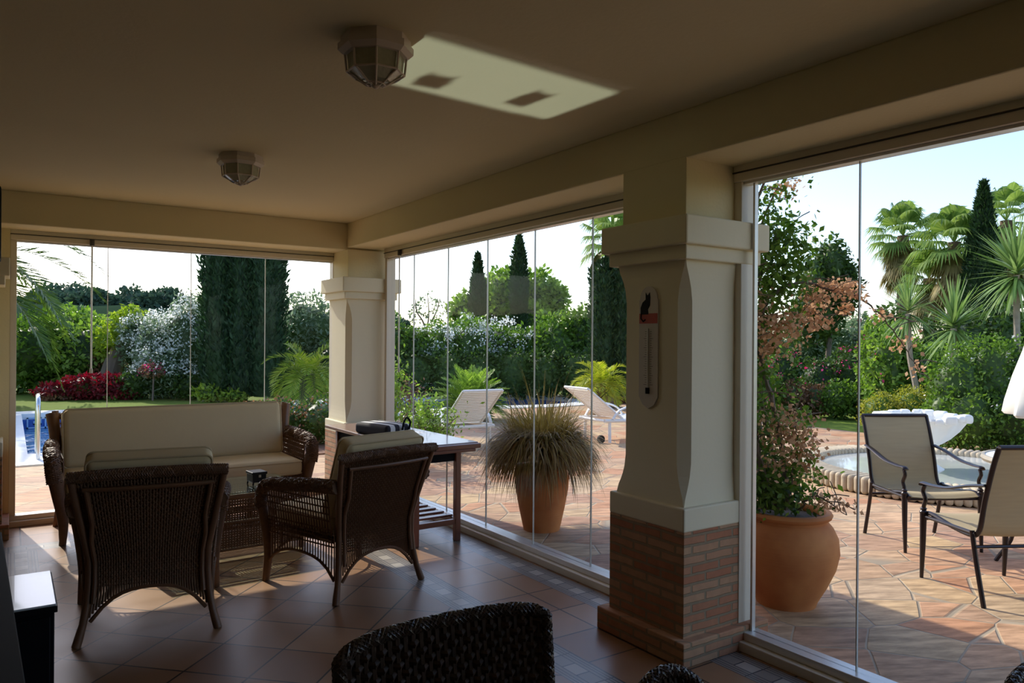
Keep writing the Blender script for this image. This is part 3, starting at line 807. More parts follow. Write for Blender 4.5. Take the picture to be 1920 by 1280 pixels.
def armchair(loc, rz, label):
    root = empty('wicker_armchair', loc, rz, label, 'armchair', None)
    # half width and fore-aft position of the rear surface by height
    def hw(z):
        pts = [(0, 0.315), (0.12, 0.29), (0.25, 0.27), (0.42, 0.272), (0.6, 0.305), (0.75, 0.33), (0.87, 0.348)]
        for (a, x), (b, y) in zip(pts, pts[1:]):
            if z <= b: t = (z - a) / (b - a); return x + (y - x) * t
        return pts[-1][1]
    def yb(z):
        if z < 0.40: return -0.29 - 0.05 * ((0.40 - z) / 0.40) ** 2
        t = (z - 0.40) / 0.46; return -0.29 - 0.135 * t ** 1.15
    def S(u, v):
        z = v; bulge = 0.03 * (1 - u * u); return V3((u * hw(z) * 0.97, yb(z) - bulge, z))
    Nf = lambda u, v: V3((0, -1, 0.25))
    arch = lambda u: 0.20 + 0.055 * (1 - (abs(u)) ** 2) - 0.09 * abs(u) ** 4
    us = [-1 + 2 * i / 46 for i in range(47)]
    mb = MB()
    wicker_panel(mb, S, Nf, us, arch, lambda u: 0.815, 36, r=0.0056, amp=0.005, seg=12, hr=0.0052, vmin=0.30, vmax=0.81)
    wicker_panel(mb, S, Nf, us, arch, lambda u: 0.3, 2, r=0.003, amp=0.004, seg=2, hr=0.005, vmin=0.27, vmax=0.30)
    mb.build('backrest', 'wicker', root, smooth=True)
    # closed weave behind upper back
    mb = MB(); vs = []; fs = []; nu, nv = 20, 12
    for i in range(nu + 1):
        for j in range(nv + 1):
            u = -1 + 2 * i / nu; z = 0.52 + 0.295 * j / nv; p = S(u * 0.98, z); vs.append(p + V3((0, 0.008, 0)))
    for i in range(nu + 1):
        for j in range(nv + 1):
            u = -1 + 2 * i / nu; z = 0.52 + 0.295 * j / nv; p = S(u * 0.98, z); vs.append(p + V3((0, 0.012, 0)))
    o2 = (nu + 1) * (nv + 1)
    for i in range(nu):
        for j in range(nv):
            a = i * (nv + 1) + j; fs.append((a, a + 1, a + nv + 2, a + nv + 1)); fs.append((a + o2, a + nv + 1 + o2, a + nv + 2 + o2, a + 1 + o2))
    mb.add(vs, fs); mb.build('back_lining', 'wicker', root, smooth=True)
    # top roll
    path = [V3((x, yb(0.835) - 0.03 * (1 - (x / 0.36) ** 2) - 0.005, 0.836 + 0.012 * (1 - (x / 0.36) ** 2))) for x in [(-0.355 + 0.71 * i / 16) for i in range(17)]]
    mb = MB(); braid(mb, path, 0.026, 0.006, 5, 0.07); mb.build('top_roll', 'wicker', root, smooth=True)
    # cane frame on the rear
    mb = MB()
    mb.tube([S(u, 0.775) + V3((0, -0.018, 0)) for u in [-0.9 + 1.8 * i / 12 for i in range(13)]], 0.011, 8)
    for s in (-1, 1):
        mb.tube([S(s * (0.86 if z > 0.5 else 0.93), z) + V3((0, -0.018, 0)) for z in [0.775, 0.7, 0.6, 0.5, 0.4, 0.3, 0.2]], 0.011, 8)
    mb.tube([S(-0.93 + 1.86 * i / 12, arch(-1 + 2 * i / 12) + 0.0) for i in range(13)], 0.010, 6)
    mb.tube([S(-0.9 + 1.8 * i / 8, 0.36) + V3((0, 0.03, 0)) for i in range(9)], 0.012, 6)
    mb.build('back_frame', 'wicker_frame', root, smooth=True)
    for s in (-1, 1):
        # rear leg
        pts = [V3((s * (hw(z) + 0.0), yb(z) - 0.004, z)) for z in (0.835, 0.7, 0.55, 0.42, 0.3, 0.2, 0.1, 0.03, 0.0)]
        pts[-2].x += s * 0.004; pts[-1].x += s * 0.006
        MB().tube(pts, [0.017, 0.018, 0.018, 0.019, 0.019, 0.019, 0.018, 0.021, 0.021], 10).build('leg', 'wicker_frame', root, smooth=True)
        # arm and front leg
        ap = bez([(s * 0.325, -0.36, 0.67), (s * 0.35, -0.15, 0.66), (s * 0.375, 0.10, 0.635), (s * 0.385, 0.27, 0.615), (s * 0.385, 0.345, 0.56), (s * 0.38, 0.36, 0.46)], 5)
        mb = MB(); braid(mb, ap, 0.038, 0.007, 6, 0.09); mb.build('armrest', 'wicker', root, smooth=True)
        lp = bez([(s * 0.385, 0.355, 0.50), (s * 0.365, 0.345, 0.38), (s * 0.345, 0.335, 0.2), (s * 0.35, 0.345, 0.06), (s * 0.355, 0.35, 0.0)], 4)
        k = len(lp); MB().tube(lp, [0.034 - 0.013 * i / (k - 1) for i in range(k)], 10).build('leg', 'wicker', root, smooth=True)
        # side panel under the arm
        def Ss(u, v, s=s):
            t = (u + 1) / 2; y = -0.29 + 0.62 * t; return V3((s * (0.295 + 0.055 * t + 0.035 * max(0, v - 0.35) / 0.3), y, v))
        ns = lambda u, v, s=s: V3((s, 0, 0))
        sarch = lambda u: 0.19 + 0.05 * (1 - u * u) - 0.07 * abs(u) ** 4
        us2 = [-1 + 2 * i / 26 for i in range(27)]
        mb = MB(); wicker_panel(mb, Ss, ns, us2, sarch, lambda u: 0.42, 5, 0.0045, 0.004, 5, 0.005, 0.30, 0.42)
        wicker_panel(mb, Ss, ns, us2[1:-1], lambda u: 0.42, lambda u: 0.63 - 0.02 * (u + 1), 4, 0.0045, 0.004, 4, 0.005, 0.44, 0.60)
        mb.tube([Ss(-1 + 2 * i / 10, sarch(-1 + 2 * i / 10)) for i in range(11)], 0.009, 6)
        mb.build('side_panel', 'wicker', root, smooth=True)
    # front apron
    Sf = lambda u, v: V3((u * 0.345, 0.345, v)); farch = lambda u: 0.19 + 0.055 * (1 - u * u) - 0.07 * abs(u) ** 4
    mb = MB(); wicker_panel(mb, Sf, lambda u, v: V3((0, 1, 0)), [-1 + 2 * i / 28 for i in range(29)], farch, lambda u: 0.37, 4, 0.0045, 0.004, 4, 0.005, 0.30, 0.37)
    mb.tube([Sf(-1 + 2 * i / 10, farch(-1 + 2 * i / 10)) for i in range(11)], 0.009, 6)
    mb.build('apron', 'wicker', root, smooth=True)
    mb = MB(); mb.b2((-0.31, -0.27, 0.335), (0.31, 0.33, 0.352)); mb.build('seat_deck', 'wicker', root)
    cushion('seat_cushion', (0, 0.045, 0.418), (0.60, 0.60, 0.125), root, 0.0, 0.045, 0.18)
    cushion('back_cushion', (0, -0.275, 0.695), (0.58, 0.50, 0.12), root, math.radians(-70) + PI, 0.045, 0.15)
    return root
armchair((0.645, 4.47, 0), -0.153, 'brown wicker armchair with cream cushions seen squarely from behind, left of the coffee table')
armchair((1.765, 4.475, 0), 0.253, 'brown wicker armchair with cream cushions angled left, in front of the teak table')

# sofa -------------------------------------------------------------
sofa = empty('wicker_sofa', (1.215, 6.68, 0), 0, 'long brown wicker sofa with one cream back cushion facing the armchairs', 'sofa')
W = 0.93
for s in (-1, 1):
    ap = bez([(s * 0.93, 0.24, 0.66), (s * 0.945, 0.05, 0.655), (s * 0.955, -0.18, 0.645), (s * 0.955, -0.34, 0.62), (s * 0.95, -0.39, 0.54), (s * 0.94, -0.395, 0.46)], 5)
    mb = MB(); braid(mb, ap, 0.05, 0.008, 7, 0.10); mb.build('armrest', 'wicker', sofa, smooth=True)
    lp = bez([(s * 0.94, -0.39, 0.52), (s * 0.915, -0.375, 0.36), (s * 0.885, -0.365, 0.18), (s * 0.885, -0.37, 0.05), (s * 0.888, -0.372, 0.0)], 4); k = len(lp)
    MB().tube(lp, [0.052 - 0.028 * min(1, i / (k - 4)) for i in range(k)], 12).build('leg', 'wicker', sofa, smooth=True)
    MB().tube([(s * 0.91, 0.30, 0.92), (s * 0.89, 0.27, 0.70), (s * 0.88, 0.23, 0.45), (s * 0.88, 0.25, 0.2), (s * 0.90, 0.30, 0.0)], [0.024, 0.024, 0.024, 0.022, 0.022], 10).build('leg', 'wicker_frame', sofa, smooth=True)
    MB().tube([(s * 0.935, 0.305, 0.90), (s * 0.915, 0.275, 0.78), (s * 0.90, 0.25, 0.62)], 0.042, 12).build('back_post', 'wicker_frame', sofa, smooth=True)
    Ss = lambda u, v, s=s: V3((s * (0.88 + 0.03 * max(0, v - 0.35)), -0.06 + u * 0.31, v))
    mb = MB(); us2 = [-1 + 2 * i / 26 for i in range(27)]
    wicker_panel(mb, Ss, lambda u, v, s=s: V3((s, 0, 0)), us2, lambda u: 0.17 + 0.06 * (1 - u * u), lambda u: 0.63, 9, 0.005, 0.004, 6, 0.0055, 0.26, 0.62)
    mb.tube([Ss(-1 + 2 * i / 10, 0.17 + 0.06 * (1 - (-1 + 2 * i / 10) ** 2)) for i in range(11)], 0.010, 6)
    mb.build('side_panel', 'wicker', sofa, smooth=True)
mb = MB(); Sf = lambda u, v: V3((u * 0.885, -0.375, v)); fa = lambda u: 0.20 + 0.04 * math.cos(u * PI * 3) * 0.5 + 0.02
wicker_panel(mb, Sf, lambda u, v: V3((0, -1, 0)), [-1 + 2 * i / 74 for i in range(75)], fa, lambda u: 0.36, 5, 0.0045, 0.004, 4, 0.005, 0.27, 0.36)
mb.tube([Sf(-1 + 2 * i / 40, fa(-1 + 2 * i / 40)) for i in range(41)], 0.010, 6); mb.build('apron', 'wicker', sofa, smooth=True)
mb = MB(); Sb = lambda u, v: V3((u * 0.89, 0.25 + 0.13 * max(0, v - 0.4), v))
wicker_panel(mb, Sb, lambda u, v: V3((0, 1, 0)), [-1 + 2 * i / 74 for i in range(75)], lambda u: 0.24, lambda u: 0.88 - 0.03 * u * u, 16, 0.005, 0.004, 6, 0.006, 0.3, 0.87)
mb.build('backrest', 'wicker', sofa, smooth=True)
mb = MB(); braid(mb, [V3((-0.90 + 1.8 * i / 24, 0.315, 0.875 + 0.01 * (1 - ((i - 12) / 12) ** 2))) for i in range(25)], 0.024, 0.006, 5, 0.08); mb.build('top_roll', 'wicker', sofa, smooth=True)
MB().b2((-0.87, -0.36, 0.325), (0.87, 0.25, 0.345)).build('seat_deck', 'wicker', sofa)
for x0 in (-0.437, 0.437):
    cushion('seat_cushion', (x0, -0.085, 0.415), (0.868, 0.63, 0.135), sofa, 0, 0.05, 0.16)
cushion('back_cushion', (-0.01, 0.195, 0.70), (1.72, 0.475, 0.15), sofa, math.radians(-100) + PI, 0.055, 0.2,
        warp=lambda q: V3((q.x, q.y * (1 + 0.0 * q.x), q.z + 0.0)))

# coffee table -----------------------------------------------------
ct = empty('wicker_coffee_table', (1.222, 5.61, 0), 0.055, 'low wicker coffee table with glass top in front of the sofa', 'coffee table')
hx, hy = 0.545, 0.31
mb = MB()
for (ax, s) in (('x', -1), ('x', 1), ('y', -1), ('y', 1)):
    if ax == 'y': Sx = lambda u, v, s=s: V3((u * (hx - 0.014), s * (hy - 0.03), v)); nn = 56
    else: Sx = lambda u, v, s=s: V3((s * (hx - 0.014), u * (hy - 0.014), v)); nn = 34
    nf = (lambda u, v, s=s: V3((0, s, 0))) if ax == 'y' else (lambda u, v, s=s: V3((s, 0, 0)))
    us2 = [-1 + 2 * i / nn for i in range(nn + 1)]
    wicker_panel(mb, Sx, nf, us2, lambda u: 0.06, lambda u: 0.41, 6, 0.005, 0.0045, 4, 0.006, 0.30, 0.41)
    wicker_panel(mb, Sx, nf, us2, lambda u: 0.06, lambda u: 0.24, 9, 0.003, 0.0045, 2, 0.006, 0.07, 0.22)
    for z in (0.06, 0.245, 0.405): mb.tube([Sx(-1, z), Sx(1, z)], 0.011, 8)
mb.build('woven_body', 'wicker', ct, smooth=True)
for sx in (-1, 1):
    for sy in (-1, 1): MB().tube([(sx * (hx - 0.014), sy * (hy - 0.03), 0.43), (sx * (hx - 0.014), sy * (hy - 0.03), 0.0)], 0.02, 10).build('leg', 'wicker_frame', ct, smooth=True)
mb = MB()
for s in (-1, 1):
    mb.b2((-hx, s * (hy - 0.008) - 0.008, 0.415), (hx, s * (hy - 0.008) + 0.008, 0.438)); mb.b2((s * (hx - 0.008) - 0.008, -hy + 0.016, 0.415), (s * (hx - 0.008) + 0.008, hy - 0.016, 0.438))
mb.build('table_rim', 'wicker_frame', ct, bevel=0.004)
MB().b2((-hx, -hy, 0.44), (hx, hy, 0.448)).build('glass_top', 'table_glass', ct)
def little_box(loc, rz, label, w, d, h):
    r = empty('trinket_box', loc, rz, label, 'box')
    for sx in (-1, 1):
        for sy in (-1, 1): MB().tube([(sx * (w / 2 - 0.01), sy * (d / 2 - 0.01), 0.03), (sx * (w / 2 - 0.004), sy * (d / 2 - 0.004), 0.0)], 0.006, 6).build('foot', 'black_matt', r)
    MB().b2((-w / 2, -d / 2, 0.02), (w / 2, d / 2, h * 0.8)).build('box_body', 'black', r, bevel=0.004)
    MB().b2((-w / 2 - 0.006, -d / 2 - 0.006, h * 0.8), (w / 2 + 0.006, d / 2 + 0.006, h)).build('box_lid', 'black', r, bevel=0.004)
    MB().b2((-0.008, -d / 2 - 0.008, h * 0.6), (0.008, -d / 2, h * 0.78)).build('clasp', 'brass', r)
    return r
little_box((1.50, 5.56, 0.449), 0.1, 'small black footed box on the glass coffee table', 0.10, 0.12, 0.095)
little_box((1.03, 5.62, 0.449), -0.1, 'low black box on the coffee table, hidden behind the left armchair', 0.12, 0.10, 0.07)

# teak side table --------------------------------------------------
tt = empty('teak_table', (2.74, 5.66, 0), 0.02, 'reddish teak folding table with slatted low shelf along the glass wall', 'table')
mb = MB(); mb.b2((-0.38, -0.83, 0.715), (0.19, 0.83, 0.742)); mb.build('tabletop', 'teak_top', tt, bevel=0.006)
mb = MB(); mb.b2((-0.38, -0.87, 0.70), (0.19, -0.80, 0.735)); mb.b2((-0.34, -0.86, 0.675), (0.15, -0.81, 0.70)); mb.build('end_rail', 'teak', tt, bevel=0.006)
MB().b2((-0.31, -0.755, 0.60), (0.04, 0.70, 0.712)).build('apron', 'black_matt', tt, bevel=0.003, label='black apron box under the top')
for sx in (-0.30, 0.05):
    for sy in (-0.755, 0.70):
        MB().b2((sx - 0.022, sy - 0.022, 0), (sx + 0.022, sy + 0.022, 0.705)).build('leg', 'teak', tt, bevel=0.004)
mb = MB()
for sx in (-0.30, 0.05): mb.b2((sx - 0.015, -0.735, 0.125), (sx + 0.015, 0.68, 0.165))
for sy in (-0.755, 0.70): mb.b2((-0.28, sy - 0.014, 0.125), (0.03, sy + 0.014, 0.165))
mb.build('stretcher', 'teak', tt, bevel=0.003)
mb = MB()
for i in range(11): mb.box((-0.125, -0.66 + i * 0.13, 0.175), (0.36, 0.055, 0.016))
mb.build('slatted_shelf', 'teak', tt, bevel=0.002)

bag = empty('striped_bag', (2.52, 5.62, 0.743), 0.25, 'black and white striped bag with black handle lying on the teak table', 'bag')
MB().rbox((0, 0, 0.045), (0.26, 0.42, 0.09), 0.03, 4, puff=0.1).build('bag_body', 'stripes', bag, smooth=True)
MB().tube(bez([(0.02, -0.22, 0.05), (0.02, -0.235, 0.11), (0.05, -0.235, 0.145), (0.085, -0.235, 0.11), (0.085, -0.22, 0.05)], 5), 0.008, 8).build('handle', 'black_matt', bag, smooth=True)

# ceiling lanterns -------------------------------------------------
def lantern(loc, label, first=None):
    if first: r = copy_tree(first); r.location = loc; r['label'] = label; return r
    r = empty('ceiling_lantern', loc, PI / 8, label, 'ceiling light', 'octagonal lanterns on the ceiling')
    MB().lathe([(0.128, 0), (0.128, -0.022), (0.138, -0.026), (0.138, -0.05), (0.120, -0.066), (0.10, -0.066)], 8).build('mounting_plate', 'lamp_white', r)
    MB().lathe([(0.104, -0.064), (0.098, -0.125), (0.055, -0.155), (0.02, -0.158)], 8).build('glass_shade', 'lamp_glass', r)
    mb = MB()
    for k in range(8):
        a = 2 * PI * k / 8
        mb.tube([(0.112 * math.cos(a), 0.112 * math.sin(a), -0.06), (0.105 * math.cos(a), 0.105 * math.sin(a), -0.128), (0.075 * math.cos(a), 0.075 * math.sin(a), -0.142), (0.045 * math.cos(a), 0.045 * math.sin(a), -0.162), (0.02 * math.cos(a), 0.02 * math.sin(a), -0.17)], 0.0042, 6)
    for rr, z in ((0.105, -0.128), (0.035, -0.166)):
        mb.tube([(rr * math.cos(2 * PI * k / 8), rr * math.sin(2 * PI * k / 8), z) for k in range(8)], 0.004, 6, closed=True)
    mb.build('cage', 'lamp_white', r)
    MB().lathe([(0.016, -0.16), (0.016, -0.175), (0.006, -0.182)], 12).build('finial', 'lamp_white', r, smooth=True)
    return r
la = lantern((1.115, 2.575, 2.61), 'larger looking white octagonal lantern on the ceiling beside the patch of reflected sun')
lantern((1.155, 4.68, 2.61), 'white octagonal lantern on the ceiling farther off, above the armchairs', la)

# thermometer ------------------------------------------------------
th = empty('wall_thermometer', (CX - 0.2265, CY + 0.01, 1.17), 0, 'long white enamel wall thermometer with a black cat and red band on the near pillar', 'thermometer')
def plate(hw_, h, t=0.008):
    out = []
    n = 8
    pts = [(-hw_, 0.06), (-hw_, h - 0.07)] + [(-hw_ * math.cos(a) * 0.9, h - 0.06 + 0.06 * math.sin(a)) for a in [PI / 2 * i / n for i in range(n + 1)]]
    pts += [(hw_ * math.cos(a) * 0.9, h - 0.06 + 0.06 * math.sin(a)) for a in [PI / 2 * (1 - i / n) for i in range(n + 1)]]
    pts += [(hw_, h - 0.07), (hw_, 0.06)] + [(hw_ * 0.6, 0.02), (0, 0.0), (-hw_ * 0.6, 0.02)]
    return pts
def flatpoly(pts, x0, x1):
    """polygon in (y,z) extruded along x"""
    n = len(pts); vs = [(x0, -p[0], p[1]) for p in pts] + [(x1, -p[0], p[1]) for p in pts]
    return MB().add(vs, [tuple(range(n)), tuple(range(n, 2 * n))[::-1]] + [(i, i + n, (i + 1) % n + n, (i + 1) % n) for i in range(n)])
flatpoly(plate(0.066, 0.61), -0.008, 0.0).build('back_plate', 'thermo_white', th)
flatpoly([(-0.064, 0.425), (0.062, 0.425), (0.062, 0.475), (-0.064, 0.475)], -0.0095, -0.0075).build('red_band', 'thermo_red', th)
cat = [(-0.055, 0.475), (0.0, 0.475), (-0.004, 0.50), (0.010, 0.52), (0.012, 0.56), (0.008, 0.585), (-0.002, 0.572), (-0.012, 0.572), (-0.02, 0.585), (-0.02, 0.55), (-0.042, 0.535), (-0.055, 0.51)]
flatpoly([(a, b - 0.005) for a, b in cat], -0.010, -0.0075).build('cat_silhouette', 'black_matt', th)
mb = MB(); mb.tube([(-0.0095, 0.05 + 0.0, 0.475), (-0.0095, 0.052, 0.45), (-0.0095, 0.035, 0.435), (-0.0095, 0.02, 0.445)], 0.004, 6); mb.build('cat_tail', 'black_matt', th, smooth=True)
MB().tube([(-0.011, 0, 0.10), (-0.011, 0, 0.40)], 0.0045, 8).build('glass_tube', 'edge', th, smooth=True)
MB().tube([(-0.012, 0, 0.075), (-0.012, 0, 0.105)], 0.011, 10).build('bulb', 'black_matt', th, smooth=True)
for sg_ in (-1, 1):
    mb = MB()
    for i in range(24): w = 0.02 if i % 4 == 0 else 0.011; mb.box((-0.0085, sg_ * (0.012 + w / 2), 0.12 + i * 0.0115), (0.001, w, 0.0016))
    mb.build('scale_marks', 'black_matt', th)

# black sideboard and low cabinet at left edge ---------------------
sb = empty('sideboard', (-0.30, 2.65, 0), 0.035, 'black lacquered sideboard with grey runner at the left edge', 'sideboard')
MB().b2((-0.22, -1.05, 0.05), (0.29, 1.05, 0.68)).build('carcass', 'black_matt', sb, bevel=0.004)
MB().b2((-0.24, -1.07, 0.68), (0.315, 1.07, 0.70)).build('top', 'black_matt', sb, bevel=0.003)
MB().b2((-0.20, -0.9, 0.0), (0.26, 0.9, 0.05)).build('plinth', 'black_matt', sb)
for i in range(3): MB().b2((0.29, -1.03 + i * 0.69, 0.07), (0.303, -0.36 + i * 0.69, 0.66)).build('door', 'black_matt', sb, bevel=0.003)
tag(MB().rbox((-0.33, 2.6, 0.709), (0.44, 1.2, 0.016), 0.007).build('table_runner', mat('grey_weave', (0.20, 0.21, 0.20), 0.9, var=0.3, scale=60)), 'grey woven runner lying on the black sideboard', 'runner')
tag(MB().rbox((0, 0, 0.02), (0.05, 0.16, 0.03), 0.008).build('remote_control', 'blue', loc=(-0.06, 2.02, 0.70)), 'small blue plastic case on the black sideboard', 'case')
lc = empty('low_cabinet', (-0.09, 3.72, 0), 0, 'low black cabinet beside the sideboard, sky reflection painted pale on its glossy top', 'cabinet')
MB().b2((-0.24, -0.25, 0.03), (0.245, 0.25, 0.415)).build('carcass', 'black', lc, bevel=0.004)
MB().b2((-0.25, -0.262, 0.415), (0.255, 0.262, 0.44)).build('top_frame', 'black', lc, bevel=0.003)
MB().b2((-0.245, -0.255, 0.44), (0.25, 0.255, 0.448)).build('glossy_top', 'sky_sheen_top', lc, bevel=0.002, label='glossy top with its sky reflection painted pale')
MB().b2((-0.22, -0.264, 0.06), (0.23, -0.25, 0.40)).build('door', 'black', lc, bevel=0.003)
for sx in (-0.2, 0.2):
    for sy in (-0.21, 0.21): MB().tube([(sx, sy, 0.0), (sx, sy, 0.032)], 0.02, 10).build('foot', 'black_matt', lc)
# dark speaker hung from ceiling, a sliver at the left edge
sp = empty('hanging_speaker', (-0.138, 4.5, 2.61), 0, 'dark grey loudspeaker hung from the ceiling, a sliver at the left edge', 'loudspeaker')
MB().b2((-0.10, -0.09, -0.73), (0.10, 0.09, -0.37)).build('speaker_box', 'black_matt', sp, bevel=0.01)
MB().tube([(0, 0, 0), (0, 0, -0.38)], 0.015, 8).build('bracket', 'black_matt', sp)

# dark dining chairs in the foreground -----------------------------
def dining_chair(loc, rz, label, top, hwid, arch, name='dark_wicker_chair'):
    """faces local +y; back at y=-0.24"""
    root = empty(name, loc, rz, label, 'chair', None)
    def S(u, v): return V3((u * hwid * (1 - 0.06 * (1 - v / top)), -0.22 - 0.12 * max(0, v - 0.42) - 0.055 * (1 - u * u) * max(0, v - 0.3), v))
    tp = lambda u: top - arch * (abs(u) ** (2.2 if arch > 0.1 else 7))
    for k, off in (('backrest', 0.0),):
        mb = MB(); us = [-1 + 2 * i / 26 for i in range(27)]
        nf = lambda u, v: V3((0, -1, 0.1))
        # broad flat bands woven over round stakes
        for i, u in enumerate(us):
            a, b = 0.40, tp(u); mb.tube([S(u, a + (b - a) * q / 12) for q in range(13)], 0.0075, 6)
        for j in range(int((top - 0.42) / 0.0165)):
            v = 0.42 + j * 0.0165; run = []
            for i in range(2 * len(us) - 1):
                u = -1 + i / (len(us) - 1); 
                if v < tp(u) - 0.004:
                    s = math.cos(PI * (i / 2 + j)) if i % 2 == 0 else 0
                    run.append(S(u, v) + V3((0, -1, 0.1)) * 0.009 * s)
                else:
                    if len(run) > 2: mb.tube(run, 0.0068, 5)
                    run = []
            if len(run) > 2: mb.tube(run, 0.0068, 5)
        mb.build('backrest', 'dark_wicker', root, smooth=True)
    vs = []; fs = []; nu, nv = 24, 10
    for side in (0, 1):
        for i in range(nu + 1):
            for j in range(nv + 1):
                u = -1 + 2 * i / nu; z = 0.42 + (tp(u) - 0.42) * j / nv; vs.append(S(u, z) + V3((0, -0.0015 + 0.003 * side, 0)))
    o2 = (nu + 1) * (nv + 1)
    for i in range(nu):
        for j in range(nv):
            a = i * (nv + 1) + j; fs.append((a, a + nv + 1, a + nv + 2, a + 1)); fs.append((a + o2, a + 1 + o2, a + nv + 2 + o2, a + nv + 1 + o2))
    MB().add(vs, fs).build('back_lining', 'dark_wicker', root)
    rim = [S(-1, 0.42 + (tp(-1) - 0.42) * i / 6) for i in range(7)] + [S(-1 + 2 * i / 24, tp(-1 + 2 * i / 24)) for i in range(1, 24)] + [S(1, tp(1) - (tp(1) - 0.42) * i / 6) for i in range(7)]
    mb = MB(); braid(mb, rim, 0.0125, 0.005, 5, 0.06); mb.build('back_rim', 'dark_wicker', root, smooth=True)
    MB().rbox((0, 0.0, 0.42), (hwid * 1.9, 0.46, 0.07), 0.02).build('seat', 'dark_wicker', root, smooth=True)
    for sx in (-1, 1):
        for sy in (-0.2, 0.2): MB().tube([(sx * (hwid - 0.03), sy, 0.42), (sx * (hwid - 0.025), sy * 1.05, 0.0)], [0.022, 0.018], 8).build('leg', 'dark_wicker', root, smooth=True)
    return root
dining_chair((0.752, 1.075, 0), PI - 0.03, 'dark brown woven dining chair back, square topped, at the bottom edge of the picture', 0.912, 0.238, 0.02)
dining_chair((1.22, 0.915, 0), PI, 'dark brown woven chair with a rounded back, a sliver below the near pillar', 0.762, 0.20, 0.22)
dining_chair((1.93, 0.44, 0), PI, 'dark woven chair back showing only its corner at the bottom right', 0.79, 0.235, 0.03)
#PART2

# ================================================================== TERRACE FURNITURE AND POTS
def pot(loc, prof, label, soil_z, soil_r, wob=0.0):
    r = empty('terracotta_pot', loc, 0, label, 'plant pot')
    MB().lathe(prof, 48, cap=False).build('pot_body', 'terracotta', r, smooth=True, sharp=50)
    MB().lathe([(0.001, soil_z - 0.02), (soil_r, soil_z - 0.02), (soil_r, soil_z), (0.001, soil_z + 0.01)], 24).build('soil', 'soil', r, smooth=True)
    return r
P1 = at(1018, 6.02); P2 = at(1477, 4.36)
GZ = -0.005
pot((P1.x, P1.y, GZ), [(0.001, 0), (0.145, 0), (0.152, 0.03), (0.185, 0.18), (0.212, 0.33), (0.218, 0.41), (0.205, 0.455), (0.192, 0.475), (0.205, 0.485), (0.213, 0.50), (0.205, 0.513), (0.180, 0.508), (0.172, 0.48), (0.18, 0.42), (0.001, 0.38)],
    'slim orange terracotta pot holding the arching grass, outside the glass', 0.46, 0.175)
pot((P2.x, P2.y, GZ), [(0.001, 0), (0.165, 0), (0.175, 0.03), (0.225, 0.12), (0.270, 0.22), (0.290, 0.31), (0.283, 0.39), (0.255, 0.45), (0.225, 0.485), (0.228, 0.50), (0.245, 0.508), (0.252, 0.525), (0.243, 0.54), (0.215, 0.542), (0.205, 0.52), (0.22, 0.46), (0.001, 0.40)],
    'big bellied terracotta pot of the climbing plant beside the near pillar', 0.50, 0.21)

# arching grass (spider-like) --------------------------------------
g = empty('potted_grass', (P1.x + 0.05, P1.y + 0.08, 0.47), 0, 'mop of golden brown arching grass growing in the slim orange pot', 'ornamental grass')
def mop(n, el0, el1, l0, l1, w0, w1, d0, d1, z0, z1, r0=0.0, r1=0.16):
    O = []; D = []; Ls = []; Ws = []; Dr = []
    for i in range(n):
        a = random.uniform(0, 2 * PI); rr = r0 + (r1 - r0) * math.sqrt(random.random()); el = random.uniform(el0, el1)
        O.append((rr * math.cos(a), rr * math.sin(a), random.uniform(z0, z1))); D.append(rdir(el, a + random.uniform(-0.7, 0.7)))
        Ls.append(random.uniform(l0, l1)); Ws.append(random.uniform(w0, w1)); Dr.append(random.uniform(d0, d1))
    return blades(O, D, Ls, Ws, Dr, 7)
V, Q = mop(1700, 0.15, 1.45, 0.28, 0.46, 0.009, 0.015, 0.6, 2.4, 0.10, 0.30, 0.0, 0.24)
npmesh('golden_blades', V, Q, LM['straw'], g)
V, Q = mop(1900, 0.0, 0.9, 0.26, 0.46, 0.008, 0.014, 1.3, 3.6, 0.10, 0.28, 0.12, 0.28)
npmesh('dry_hanging_blades', V, Q, LM['brownblade'], g)
V, Q = mop(90, 0.0, 0.5, 0.40, 0.56, 0.006, 0.010, 2.0, 3.2, 0.10, 0.2, 0.2, 0.24)
npmesh('trailing_blades', V, Q, LM['brownblade'], g)
O = []; D = []; Ls = []; Ws = []; Dr = []
for i in range(26):
    a = random.uniform(0, 2 * PI); O.append((0, 0, 0.1)); D.append(rdir(random.uniform(0.8, 1.5), a)); Ls.append(random.uniform(0.6, 0.9)); Ws.append(0.006); Dr.append(random.uniform(0.4, 1.2))
V, Q = blades(O, D, Ls, Ws, Dr, 7); npmesh('long_blades', V, Q, LM['straw'], g)

